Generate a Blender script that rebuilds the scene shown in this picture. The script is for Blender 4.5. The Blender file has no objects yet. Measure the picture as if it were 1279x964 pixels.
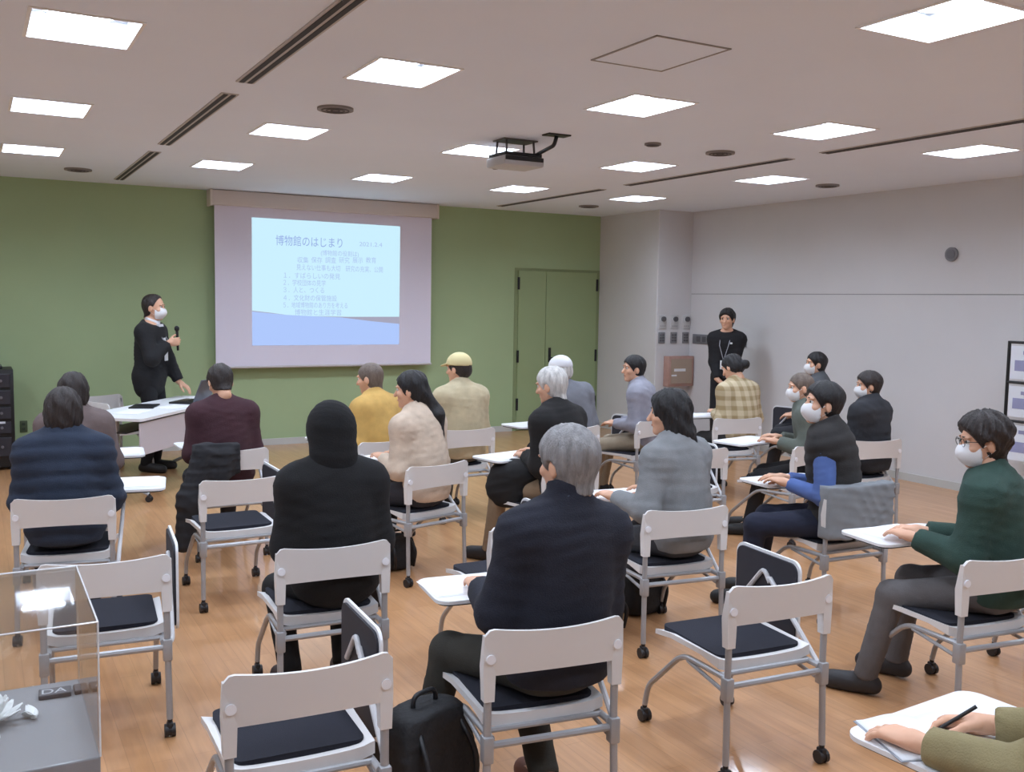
import bpy, bmesh, math, random
import numpy as np
from mathutils import Matrix, Vector

# ------------------------------------------------------------------ camera, light, exposure
scene = bpy.context.scene
COL = scene.collection
CAM_H = 1.70
FPX, PITCH, ROLL, YAW = 1210.84, 0.0874128, 0.0160306, 0.507318
def setup_camera():
    cy, sy, cp, sp = math.cos(YAW), math.sin(YAW), math.cos(PITCH), math.sin(PITCH)
    fwd = Vector((sy*cp, cy*cp, -sp)); right = Vector((cy, -sy, 0)); up = right.cross(fwd)
    r2 = math.cos(ROLL)*right + math.sin(ROLL)*up
    u2 = -math.sin(ROLL)*right + math.cos(ROLL)*up
    cam = bpy.data.objects.new('camera', bpy.data.cameras.new('camera'))
    cam.data.sensor_width = 36.0; cam.data.sensor_fit = 'HORIZONTAL'
    cam.data.lens = FPX/1279.0*36.0
    cam.data.clip_start = 0.05
    m = Matrix((( r2.x, u2.x, -fwd.x, 0), (r2.y, u2.y, -fwd.y, 0), (r2.z, u2.z, -fwd.z, CAM_H), (0, 0, 0, 1)))
    cam.matrix_world = m
    COL.objects.link(cam); scene.camera = cam
setup_camera()
w = bpy.data.worlds.new('world'); scene.world = w; w.use_nodes = True
w.node_tree.nodes['Background'].inputs[0].default_value = (0.8, 0.85, 0.9, 1)
w.node_tree.nodes['Background'].inputs[1].default_value = 0.05
LAMP_STRENGTH = 32.0
vs = scene.view_settings
vs.view_transform = 'Standard'; vs.look = 'None'; vs.gamma = 1.0; vs.use_curve_mapping = False
vs.exposure = 0.55

HC, YB, XR = 2.856, 11.04, 8.01      # ceiling height, back wall, right wall
XL, YF = -2.55, -2.45                 # left and rear wall, out of frame

# ------------------------------------------------------------------ materials
def lin(c):
    return tuple((v/255/12.92 if v/255 <= .04045 else ((v/255+.055)/1.055)**2.4) for v in c)
MATS = {}
def mat(name, rgb, rough=.6, metal=0., var=0., vscale=8., bump=0., bscale=60., emit=0., stretch=None, coat=0., spec=.5, glow=False):
    if name in MATS: return MATS[name]
    m = bpy.data.materials.new(name); m.use_nodes = True
    nt = m.node_tree; b = nt.nodes['Principled BSDF']
    c = lin(rgb)
    b.inputs['Base Color'].default_value = (*((0, 0, 0) if glow else c), 1)
    b.inputs['Roughness'].default_value = rough
    b.inputs['Metallic'].default_value = metal
    b.inputs['Specular IOR Level'].default_value = spec
    if coat: b.inputs['Coat Weight'].default_value = coat
    if emit:
        b.inputs['Emission Color'].default_value = (*c, 1)
        b.inputs['Emission Strength'].default_value = emit
    if var or bump:
        tc = nt.nodes.new('ShaderNodeTexCoord'); mp = nt.nodes.new('ShaderNodeMapping')
        nt.links.new(tc.outputs['Object'], mp.inputs[0])
        if stretch: mp.inputs['Scale'].default_value = stretch
    if var:
        n = nt.nodes.new('ShaderNodeTexNoise'); n.inputs['Scale'].default_value = vscale; n.inputs['Detail'].default_value = 4
        nt.links.new(mp.outputs[0], n.inputs['Vector'])
        r = nt.nodes.new('ShaderNodeMapRange'); r.inputs[3].default_value = 1-var; r.inputs[4].default_value = 1+var
        r.inputs[1].default_value = .25; r.inputs[2].default_value = .75
        nt.links.new(n.outputs[0], r.inputs[0])
        h = nt.nodes.new('ShaderNodeHueSaturation'); h.inputs['Color'].default_value = (*c, 1)
        nt.links.new(r.outputs[0], h.inputs['Value']); nt.links.new(h.outputs[0], b.inputs['Base Color'])
    if bump:
        n2 = nt.nodes.new('ShaderNodeTexNoise'); n2.inputs['Scale'].default_value = bscale; n2.inputs['Detail'].default_value = 3
        nt.links.new(mp.outputs[0], n2.inputs['Vector'])
        bp = nt.nodes.new('ShaderNodeBump'); bp.inputs['Strength'].default_value = bump; bp.inputs['Distance'].default_value = .01
        nt.links.new(n2.outputs[0], bp.inputs['Height']); nt.links.new(bp.outputs[0], b.inputs['Normal'])
    MATS[name] = m
    return m
def floor_mat():
    m = bpy.data.materials.new('wood_floor'); m.use_nodes = True; nt = m.node_tree; b = nt.nodes['Principled BSDF']
    tc = nt.nodes.new('ShaderNodeTexCoord'); mp = nt.nodes.new('ShaderNodeMapping')
    mp.inputs['Rotation'].default_value = (0, 0, math.pi/2)
    nt.links.new(tc.outputs['Object'], mp.inputs[0])
    br = nt.nodes.new('ShaderNodeTexBrick'); br.offset = .37; br.inputs['Scale'].default_value = 1
    br.inputs['Brick Width'].default_value = .9; br.inputs['Row Height'].default_value = .075
    br.inputs['Mortar Size'].default_value = .0012; br.inputs['Mortar Smooth'].default_value = .3; br.inputs['Bias'].default_value = 0
    br.inputs['Color1'].default_value = (*lin((200, 150, 106)), 1); br.inputs['Color2'].default_value = (*lin((190, 140, 96)), 1)
    br.inputs['Mortar'].default_value = (*lin((172, 126, 86)), 1)
    nt.links.new(mp.outputs[0], br.inputs['Vector'])
    n = nt.nodes.new('ShaderNodeTexNoise'); n.inputs['Scale'].default_value = 3; n.inputs['Detail'].default_value = 6
    mp2 = nt.nodes.new('ShaderNodeMapping'); mp2.inputs['Scale'].default_value = (14, 1, 1)
    nt.links.new(tc.outputs['Object'], mp2.inputs[0]); nt.links.new(mp2.outputs[0], n.inputs['Vector'])
    r = nt.nodes.new('ShaderNodeMapRange'); r.inputs[1].default_value = .3; r.inputs[2].default_value = .7; r.inputs[3].default_value = .9; r.inputs[4].default_value = 1.08
    nt.links.new(n.outputs[0], r.inputs[0])
    h = nt.nodes.new('ShaderNodeHueSaturation'); nt.links.new(br.outputs[0], h.inputs['Color']); nt.links.new(r.outputs[0], h.inputs['Value'])
    nt.links.new(h.outputs[0], b.inputs['Base Color'])
    b.inputs['Roughness'].default_value = .38
    b.inputs['Coat Weight'].default_value = .5; b.inputs['Coat Roughness'].default_value = .07
    return m
def plaid_mat():
    m = bpy.data.materials.new('plaid_cloth'); m.use_nodes = True; nt = m.node_tree; b = nt.nodes['Principled BSDF']
    tc = nt.nodes.new('ShaderNodeTexCoord'); sp = nt.nodes.new('ShaderNodeSeparateXYZ'); nt.links.new(tc.outputs['Object'], sp.inputs[0])
    facs = []
    for ax in (0, 2):
        mu = nt.nodes.new('ShaderNodeMath'); mu.operation = 'MULTIPLY'; mu.inputs[1].default_value = 2*math.pi/.085
        nt.links.new(sp.outputs[ax], mu.inputs[0])
        si = nt.nodes.new('ShaderNodeMath'); si.operation = 'SINE'; nt.links.new(mu.outputs[0], si.inputs[0])
        mr = nt.nodes.new('ShaderNodeMapRange'); mr.inputs[1].default_value = -.1; mr.inputs[2].default_value = .35
        nt.links.new(si.outputs[0], mr.inputs[0]); facs.append(mr)
    ad = nt.nodes.new('ShaderNodeMath'); ad.operation = 'ADD'; nt.links.new(facs[0].outputs[0], ad.inputs[0]); nt.links.new(facs[1].outputs[0], ad.inputs[1])
    hf = nt.nodes.new('ShaderNodeMath'); hf.operation = 'MULTIPLY'; hf.inputs[1].default_value = .5; nt.links.new(ad.outputs[0], hf.inputs[0])
    mx = nt.nodes.new('ShaderNodeMix'); mx.data_type = 'RGBA'
    mx.inputs[6].default_value = (*lin((206, 190, 158)), 1); mx.inputs[7].default_value = (*lin((160, 138, 100)), 1)
    nt.links.new(hf.outputs[0], mx.inputs[0]); nt.links.new(mx.outputs[2], b.inputs['Base Color'])
    b.inputs['Roughness'].default_value = .9
    return m
def acrylic_mat():
    m = bpy.data.materials.new('clear_acrylic'); m.use_nodes = True; nt = m.node_tree
    b = nt.nodes['Principled BSDF']; out = nt.nodes['Material Output']
    tr = nt.nodes.new('ShaderNodeBsdfTransparent'); tr.inputs[0].default_value = (.975, .98, .98, 1)
    gl = nt.nodes.new('ShaderNodeBsdfGlossy'); gl.inputs['Roughness'].default_value = .03
    lw = nt.nodes.new('ShaderNodeLayerWeight'); lw.inputs[0].default_value = .5
    pw = nt.nodes.new('ShaderNodeMath'); pw.operation = 'POWER'; pw.inputs[1].default_value = 4; nt.links.new(lw.outputs['Facing'], pw.inputs[0])
    fr = nt.nodes.new('ShaderNodeMapRange'); fr.inputs[3].default_value = .05; fr.inputs[4].default_value = .8; nt.links.new(pw.outputs[0], fr.inputs[0])
    mx = nt.nodes.new('ShaderNodeMixShader')
    nt.links.new(fr.outputs[0], mx.inputs[0]); nt.links.new(tr.outputs[0], mx.inputs[1]); nt.links.new(gl.outputs[0], mx.inputs[2])
    nt.links.new(mx.outputs[0], out.inputs[0]); nt.nodes.remove(b)
    return m

M_WALL = mat('white_wall_paint', (214, 213, 214), .75, var=.02, vscale=2)
M_CEIL = mat('ceiling_paint', (232, 241, 255), .85, var=.015, vscale=1.5)
M_GREEN = mat('green_wall_paint', (164, 185, 142), .7, var=.05, vscale=1.2)
M_FLOOR = floor_mat()
M_BASE = mat('baseboard_vinyl', (196, 196, 192), .5)
M_CHAIR = mat('white_chair_plastic', (222, 219, 217), .45)
M_TUBE = mat('grey_metal_tube', (166, 166, 168), .38, .25)
M_PAD = mat('navy_seat_fabric', (30, 31, 42), .95, bump=.3, bscale=300)
M_CASTER = mat('black_caster_rubber', (38, 35, 36), .5)
M_TABTOP = mat('white_laminate', (232, 233, 235), .4)
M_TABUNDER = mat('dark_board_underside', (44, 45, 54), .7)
M_PAPER = mat('white_paper', (240, 241, 244), .7)
M_BLACK = mat('black_plastic', (24, 24, 27), .45)
M_DKMETAL = mat('dark_metal', (46, 46, 50), .4, .5)

# ------------------------------------------------------------------ mesh helpers
class MB:
    def __init__(s): s.v = []; s.f = []
    def add(s, vs_, fs):
        o = len(s.v); s.v += [tuple(x) for x in vs_]; s.f += [tuple(i+o for i in f) for f in fs]
    def box(s, lo, hi, bev=0., seg=2, rot=None):
        bm = bmesh.new(); bmesh.ops.create_cube(bm, size=1)
        c = [(a+b)/2 for a, b in zip(lo, hi)]; d = [abs(b-a) for a, b in zip(lo, hi)]
        for v in bm.verts: v.co = Vector((v.co.x*d[0], v.co.y*d[1], v.co.z*d[2]))
        if bev: bmesh.ops.bevel(bm, geom=bm.edges[:], offset=min(bev, min(d)*.49), segments=seg, affect='EDGES', profile=.5)
        if rot is not None: bm.transform(rot)
        bm.transform(Matrix.Translation(c)); s.bm(bm)
        return s
    def bm(s, b):
        b.verts.index_update(); s.add([v.co[:] for v in b.verts], [[v.index for v in f.verts] for f in b.faces]); b.free()
    def slab(s, pts, z0, z1, mtx=None):
        n = len(pts); vs_ = [(x, y, z0) for x, y in pts]+[(x, y, z1) for x, y in pts]
        if mtx is not None: vs_ = [tuple(mtx @ Vector(v)) for v in vs_]
        s.add(vs_, [tuple(range(n-1, -1, -1)), tuple(range(n, 2*n))]+[(i, (i+1) % n, n+(i+1) % n, n+i) for i in range(n)])
        return s
    def tube(s, path, r, n=8, caps=True):
        P = [Vector(p) for p in path]; m = len(P)
        rr = r if isinstance(r, (list, tuple)) else [r]*m
        t0 = (P[1]-P[0]).normalized(); ref = Vector((0, 0, 1)) if abs(t0.z) < .9 else Vector((1, 0, 0))
        u = t0.cross(ref).normalized(); vs_ = []
        for i in range(m):
            t = ((P[min(i+1, m-1)]-P[i]).normalized()+(P[i]-P[max(i-1, 0)]).normalized())
            t = t.normalized() if t.length > 1e-6 else t0
            u = (u-t*u.dot(t)).normalized(); b = t.cross(u)
            vs_ += [tuple(P[i]+rr[i]*(math.cos(2*math.pi*k/n)*u+math.sin(2*math.pi*k/n)*b)) for k in range(n)]
        fs = [(i*n+k, i*n+(k+1) % n, (i+1)*n+(k+1) % n, (i+1)*n+k) for i in range(m-1) for k in range(n)]
        if caps: fs += [tuple(range(n-1, -1, -1)), tuple((m-1)*n+k for k in range(n))]
        s.add(vs_, fs); return s
    def disc(s, c, axis, r, depth, n=16):
        a = Vector(axis).normalized(); c = Vector(c)
        s.tube([c-a*depth/2, c+a*depth/2], r, n); return s
    def build(s, name, m, parent=None, smooth=False):
        me = bpy.data.meshes.new(name); me.from_pydata(s.v, [], s.f); me.update()
        return mobj(name, me, m, parent, smooth)
def mobj(name, me, m, parent=None, smooth=False):
    for x in (m if isinstance(m, (list, tuple)) else [m]): me.materials.append(x)
    if smooth:
        me.polygons.foreach_set('use_smooth', [True]*len(me.polygons))
        if smooth == 'auto':
            me.set_sharp_from_angle(angle=math.radians(40))
    o = bpy.data.objects.new(name, me); COL.objects.link(o)
    if parent is not None: o.parent = parent
    return o
def tag(o, label=None, cat=None, group=None, kind=None):
    if label: o['label'] = label
    if cat: o['category'] = cat
    if group: o['group'] = group
    if kind: o['kind'] = kind
    return o
def thing(name, label, cat, loc=(0, 0, 0), rz=0., group=None):
    o = bpy.data.objects.new(name, None); COL.objects.link(o); o.empty_display_size = .1
    o.location = loc; o.rotation_euler = (0, 0, rz)
    return tag(o, label, cat, group)
def struct(o): o['kind'] = 'structure'; return o
def copy_tree(o, parent=None):
    c = o.copy(); COL.objects.link(c)
    if parent is not None: c.parent = parent
    for ch in list(o.children): copy_tree(ch, c)
    return c
def rrect(x0, y0, x1, y1, r, n=5):
    pts = []
    for cx, cy, a0 in ((x1-r, y1-r, 0), (x0+r, y1-r, 90), (x0+r, y0+r, 180), (x1-r, y0+r, 270)):
        for k in range(n+1):
            a = math.radians(a0+90*k/n); pts.append((cx+r*math.cos(a), cy+r*math.sin(a)))
    return pts
def bend(path, r=.04, n=5):
    out = [Vector(path[0])]; P = [Vector(p) for p in path]
    for i in range(1, len(P)-1):
        a = (P[i-1]-P[i]); b = (P[i+1]-P[i]); d = min(r, a.length*.45, b.length*.45)
        p0 = P[i]+a.normalized()*d; p1 = P[i]+b.normalized()*d
        for k in range(n+1):
            t = k/n; out.append((1-t)**2*p0+2*t*(1-t)*P[i]+t*t*p1)
    out.append(P[-1]); return out

# ------------------------------------------------------------------ room shell
LX = [-1.05+1.505*i for i in range(6)]          # lamp columns
LY = [0.62+2.06*i for i in range(5)]            # lamp rows
LHX, LHY = .215, .25                            # half size of a recess
def build_room():
    struct(MB().box((XL, YF, -.1), (XR+.05, YB+.05, 0)).build('floor', M_FLOOR))
    # ceiling with real openings for the recessed lamps
    xs = sorted([XL, XR+.05]+[x+s*LHX for x in LX for s in (-1, 1)])
    ys = sorted([YF, YB+.05]+[y+s*LHY for y in LY for s in (-1, 1)])
    m = MB()
    for i in range(len(xs)-1):
        for j in range(len(ys)-1):
            if i % 2 == 1 and j % 2 == 1: continue
            m.add([(xs[i], ys[j], HC), (xs[i], ys[j+1], HC), (xs[i+1], ys[j+1], HC), (xs[i+1], ys[j], HC)], [(0, 1, 2, 3)])
    struct(m.build('ceiling', M_CEIL))
    struct(MB().box((XL, YB, 0), (7.47, YB+.1, HC+.02)).build('wall_back', M_GREEN))
    struct(MB().box((XL-.1, YF, 0), (XL, YB, HC+.02)).build('wall_left', M_WALL))
    struct(MB().box((XL, YF-.1, 0), (XR, YF, HC+.02)).build('wall_rear', M_WALL))
    wr = struct(MB().box((XR+.006, YF, 0), (XR+.1, 9.75, HC+.02)).build('wall_right', mat('wall_joint_grey', (150, 150, 150), .8)))
    for z0, z1 in ((.0, 1.822), (1.83, HC)):
        for y0, y1 in ((YF, 9.75),):
            MB().box((XR, y0, z0), (XR+.02, y1, z1)).build('wall_panel', M_WALL, wr)
    struct(MB().box((7.47, 9.75, 0), (XR+.1, YB+.1, HC+.02), .012).build('wall_column', M_WALL))
    struct(MB().box((XL, YB-.012, 0), (6.14, YB, .075)).build('baseboard_back', M_BASE))
    struct(MB().box((XR-.012, YF, 0), (XR, 9.75, .075)).build('baseboard_right', M_BASE))
    struct(MB().box((7.458, 9.738, 0), (XR, 9.75, .075)).box((7.458, 9.75, 0), (7.47, YB, .075)).build('baseboard_column', M_BASE))
    # flush green double door
    d = struct(MB().box((6.15, YB-.006, .0), (7.47, YB+.02, 2.13)).build('door_1', mat('green_door_frame', (134, 150, 108), .6)))
    GD = mat('green_door_paint', (150, 168, 124), .6, var=.03, vscale=2)
    for x0, x1 in ((6.20, 6.615), (6.622, 7.42)):
        leaf = MB().box((x0, YB-.02, .01), (x1, YB, 2.095), .003).build('door_leaf', GD, d)
        hx = x0 if x0 < 6.5 else x1
        for z in (.35, .98, 1.93):
            MB().box((hx-.014, YB-.034, z-.08), (hx+.014, YB-.016, z+.08), .003).build('hinge', M_DKMETAL, leaf)
        if x0 > 6.5:
            h = MB().box((x0+.045, YB-.028, .90), (x0+.085, YB-.018, 1.09), .004)
            h.tube(bend([(x0+.065, YB-.02, .96), (x0+.065, YB-.07, .96), (x0+.19, YB-.07, .955)], .02), .009)
            h.build('door_handle', M_DKMETAL, leaf, 'auto')
build_room()

def build_lamps():
    ML = mat('lamp_diffuser', (220, 235, 255), .5, emit=LAMP_STRENGTH)
    MT = mat('lamp_trim_white', (240, 240, 240), .5)
    hx, hy, dp = LHX, LHY, .11
    fr = MB()
    for a in range(4):
        o = [(-hx-.012, -hy-.012), (hx+.012, -hy-.012), (hx+.012, hy+.012), (-hx-.012, hy+.012)]
        i = [(-hx+.004, -hy+.004), (hx-.004, -hy+.004), (hx-.004, hy-.004), (-hx+.004, hy-.004)]
        b = (a+1) % 4
        fr.add([(*o[a], -.006), (*o[b], -.006), (*i[b], -.006), (*i[a], -.006), (*o[a], 0.001), (*o[b], 0.001), (*i[b], .004), (*i[a], .004)],
               [(0, 3, 2, 1), (0, 1, 5, 4), (3, 7, 6, 2)])
    hs = MB(); c = [(-hx, -hy), (hx, -hy), (hx, hy), (-hx, hy)]
    for a in range(4):
        b = (a+1) % 4; hs.add([(*c[a], 0), (*c[b], 0), (*c[b], dp), (*c[a], dp)], [(0, 1, 2, 3)])
    hs.add([(*q, dp) for q in c], [(3, 2, 1, 0)])
    # rounded lens bulging inside the recess
    df = MB(); NR, NA = 3, 16; vs_ = []; fs = []
    def sq(a): return 1/max(1e-6, (abs(math.cos(a))**2.6+abs(math.sin(a))**2.6))**(1/2.6)
    for r in range(NR+1):
        t = r/NR
        for k in range(NA):
            a = 2*math.pi*k/NA; q = t*sq(a)
            vs_.append((hx*.88*q*math.cos(a), hy*.88*q*math.sin(a), dp-.01-.05*(1-t*t)))
    for r in range(NR):
        for k in range(NA): fs.append((r*NA+k, r*NA+(k+1) % NA, (r+1)*NA+(k+1) % NA, (r+1)*NA+k))
    df.add(vs_, [tuple(reversed(f)) for f in fs])
    cols = {0: 'out of view', 1: 'leftmost column', 2: 'second column from the left', 3: 'third column from the left', 4: 'fourth column from the left', 5: 'rightmost column'}
    rows = {4: 'row nearest the green wall', 3: 'second row from the green wall', 2: 'third row from the green wall', 1: 'fourth row from the green wall', 0: 'row behind the viewer'}
    protos = None
    for j in range(5):
        for i in range(6):
            lab = 'square recessed ceiling light, %s, %s' % (rows[j], cols[i] if i else 'column beyond the left edge')
            if protos is None:
                t = thing('ceiling_light', lab, 'ceiling light', (LX[i], LY[j], HC), 0, 'square recessed ceiling lights')
                fr.build('trim_frame', MT, t); hs.build('recess_housing', mat('lamp_housing', (168, 168, 170), .6), t); df.build('diffuser', ML, t, True)
                protos = t
            else:
                t = copy_tree(protos); t.location = (LX[i], LY[j], HC); t['label'] = lab
build_lamps()

def build_ceiling_items():
    SL = mat('dark_slot', (50, 48, 50), .7); FR = mat('slot_frame', (186, 182, 180), .6)
    for x, nm in ((1.32, 'left'), (5.67, 'right')):
        for (y0, y1), w_ in zip(((3.2, 5.40), (5.74, 7.93), (8.36, 10.58)), ('nearest', 'middle', 'farthest')):
            t = thing('air_slot_diffuser', 'long dark slot air diffuser in the ceiling, %s %s piece' % (w_, nm), 'air vent', (x, y0, HC), 0, 'slot air diffusers in the ceiling')
            MB().box((-.05, 0, -.006), (.05, y1-y0, .002), .002).build('slot_frame', FR, t)
            for k in (-.022, .022):
                MB().box((k-.013, .012, -.009), (k+.013, y1-y0-.012, -.003)).build('slot', SL, t)
    GR = mat('ceiling_fitting_grey', (140, 134, 132), .6)
    for x, y, r, lab in ((1.97, 5.82, .11, 'round grey ceiling speaker beside the left slot diffuser'), (5.02, 5.82, .11, 'round grey ceiling speaker right of the projector'),
                         (.89, 9.96, .12, 'round grey ceiling vent near the far left corner above the green wall'), (6.52, 9.9, .12, 'round grey ceiling vent near the green double door'),
                         (7.2, 6.79, .11, 'round grey ceiling speaker beside the right white wall'), (4.35, 5.78, .06, 'small round ceiling sensor between projector and round speaker')):
        t = thing('ceiling_speaker', lab, 'ceiling fitting', (x, y, HC))
        MB().disc((0, 0, -.006), (0, 0, 1), r, .016, 28).build('rim', GR, t, 'auto')
        g = MB()
        for q in (.25, .5, .75):
            g.tube([(r*q*math.cos(a*math.pi/10), r*q*math.sin(a*math.pi/10), -.016) for a in range(21)], .004, 5)
        g.build('grille', mat('fitting_dark', (96, 92, 92), .7), t)
    t = thing('access_hatch', 'thin outlined square access hatch in the ceiling', 'hatch', (2.83, 3.73, HC))
    MB().box((-.20, -.245, -.003), (.20, .245, .002)).build('hatch_panel', M_CEIL, t)
    f = MB()
    for a, b in (((-.212, -.257), (.212, -.247)), ((-.212, .247), (.212, .257)), ((-.212, -.257), (-.202, .257)), ((.202, -.257), (.212, .257))):
        f.box((*a, -.005), (*b, .002))
    f.build('hatch_frame', mat('hatch_line', (150, 146, 144), .6), t)
build_ceiling_items()

def build_projector():
    t = thing('ceiling_projector', 'white and black projector hung from the ceiling on a dark bracket', 'projector', (3.47, 6.25, HC))
    MB().box((-.14, -.09, -.010), (.14, .09, .0), .004).build('ceiling_plate', mat('bracket_grey', (104, 100, 102), .5, .3), t)
    MB().box((.02, -.44, -.010), (.20, -.34, .0), .003).build('side_plate', M_DKMETAL, t)
    for x, y in ((-.11, -.07), (.11, -.07), (-.11, .07), (.11, .07)):
        MB().tube([(x, y, -.005), (x*1.05, y*1.1, -.105)], .008, 8).build('strut', mat('bracket_grey', (104, 100, 102), .5, .3), t, True)
    MB().tube(bend([(.11, -.39, -.01), (.11, -.36, -.07), (.12, -.08, -.105)], .06), .014, 8).build('arm', M_DKMETAL, t, True)
    MB().box((-.15, -.13, -.125), (.15, .13, -.10), .004).build('cradle', M_BLACK, t)
    b = MB().box((-.165, -.14, -.195), (.165, .14, -.125), .015).build('body', mat('projector_white', (190, 190, 192), .5), t, 'auto')
    MB().box((-.155, -.146, -.160), (.155, -.136, -.130), .003).build('vent_grille', M_BLACK, b)
    ln = MB().tube([(-.08, .13, -.16), (-.08, .17, -.16)], [.036, .034], 18).build('lens_ring', M_BLACK, t, 'auto')
    MB().disc((-.08, .171, -.16), (0, 1, 0), .028, .004, 18).build('lens', mat('lit_lens', (235, 242, 255), .2, emit=6), ln, 'auto')
build_projector()

# ------------------------------------------------------------------ projection screen with slide
def text_mesh(body, size, loc, parent, m, width=None):
    cu = bpy.data.curves.new('slide_text', 'FONT'); cu.body = body; cu.size = size; cu.extrude = 0
    o = bpy.data.objects.new('slide_text', cu); COL.objects.link(o)
    bpy.context.view_layer.update()
    dg = bpy.context.evaluated_depsgraph_get()
    me = bpy.data.meshes.new_from_object(o.evaluated_get(dg))
    bpy.data.objects.remove(o)
    if width and len(me.vertices):
        xs = [v.co.x for v in me.vertices]; k = width/(max(xs)-min(xs))
        for v in me.vertices: v.co.x *= k
    for v in me.vertices: v.co = Vector((v.co.x, 0, v.co.y))
    me.materials.clear()
    r = mobj('slide_text', me, m, parent); r.location = loc
    return r
def build_screen():
    YS = YB-.13; k = YS/YB
    def X(x): return x*k
    def Zz(z): return CAM_H+(z-CAM_H)*k
    t = thing('projection_screen', 'large white roll-down projection screen showing a light blue slide', 'screen', (0, YS, 0))
    MS = mat('screen_white', (230, 227, 242), .8)
    MB().box((X(2.352), -.001, Zz(.905)), (X(4.968), .003, Zz(2.72))).build('screen_sheet', MS, t)
    MB().tube([(X(2.345), 0, Zz(.905)), (X(4.975), 0, Zz(.905))], .014, 10).build('weight_bar', mat('screen_bar', (198, 194, 196), .5), t, 'auto')
    c = MB().box((X(2.31), -.055, Zz(2.70)), (X(5.03), .125, HC-.005), .012).build('screen_case', mat('screen_case_cream', (214, 206, 200), .5), t, 'auto')
    for x in (X(2.31), X(5.03)):
        MB().box((x-.012, -.062, Zz(2.69)), (x+.012, .128, HC-.002), .004).build('end_cap', mat('screen_cap', (222, 214, 206), .5), c)
    def poly(name, pts, y, m):
        n = len(pts); q = MB(); q.add([(X(a), y, Zz(b)) for a, b in pts], [tuple(range(n))]); return q.build(name, m, t)
    sl = poly('slide_picture', [(2.757, 1.15), (4.545, 1.15), (4.55, 2.578), (2.762, 2.588)], -.003, mat('slide_grey', (172, 172, 194), .8, glow=True, emit=.62))
    up = [(2.757, 1.545), (2.95, 1.525), (3.15, 1.50), (3.46, 1.487), (3.9, 1.482), (4.546, 1.487), (4.55, 2.578), (2.762, 2.588)]
    poly('slide_sky', up, -.0045, mat('slide_light_blue', (203, 240, 255), .8, glow=True, emit=.68))
    lo = [(2.757, 1.15), (4.545, 1.15), (4.546, 1.40), (4.2, 1.43), (3.8, 1.475), (3.46, 1.487), (3.15, 1.50), (2.757, 1.535)]
    poly('slide_wave', lo, -.0045, mat('slide_periwinkle', (176, 202, 255), .8, glow=True, emit=.66))
    MTX = mat('slide_text_blue', (150, 172, 232), .8, glow=True, emit=.66); MTX2 = mat('slide_text_pale', (174, 196, 242), .8, glow=True, emit=.67)
    def px(x, y): # slide layout coordinates measured on the sheet
        return (X(2.757+(x-314)/186*1.79), Zz(2.585-(y-271-(x-314)*.059)/160*1.437*(1+(x-314)*.0006)))
    for s, x, y, sz, wd, m_ in (('博物館のはじまり', 342, 304, .125, 82, MTX), ('2021.2.4', 446, 306, .07, 30, MTX2),
                            ('(博物館の役割は)', 397, 317, .07, 48, MTX2), ('収集　保存　調査　研究　展示　教育', 368, 326, .075, 104, MTX2),
                            ('見えない仕事も大切　研究の充実、公開', 367, 335, .075, 110, MTX2),
                            ('１．すばらしいの発見', 350, 345, .075, 70, MTX2), ('２．学校団体の見学', 350, 354, .075, 52, MTX2),
                            ('３．人と、つくる', 350, 363, .075, 50, MTX2), ('４．文化財の保管施設', 350, 373, .075, 66, MTX2),
                            ('５．地域博物館のあり方を考える', 350, 382, .075, 80, MTX2), ('　　博物館と生涯学習', 350, 391, .075, 58, MTX2)):
        words = s.split('　') if s.startswith('収集') else [s]
        for q, wo in enumerate(words):
            a = px(x+wd*q/len(words), y)
            text_mesh(wo, sz, (a[0], -.006, a[1]), t, m_, wd*(.78 if len(words) > 1 else 1.)/len(words)/186*1.79*k)
build_screen()

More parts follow.
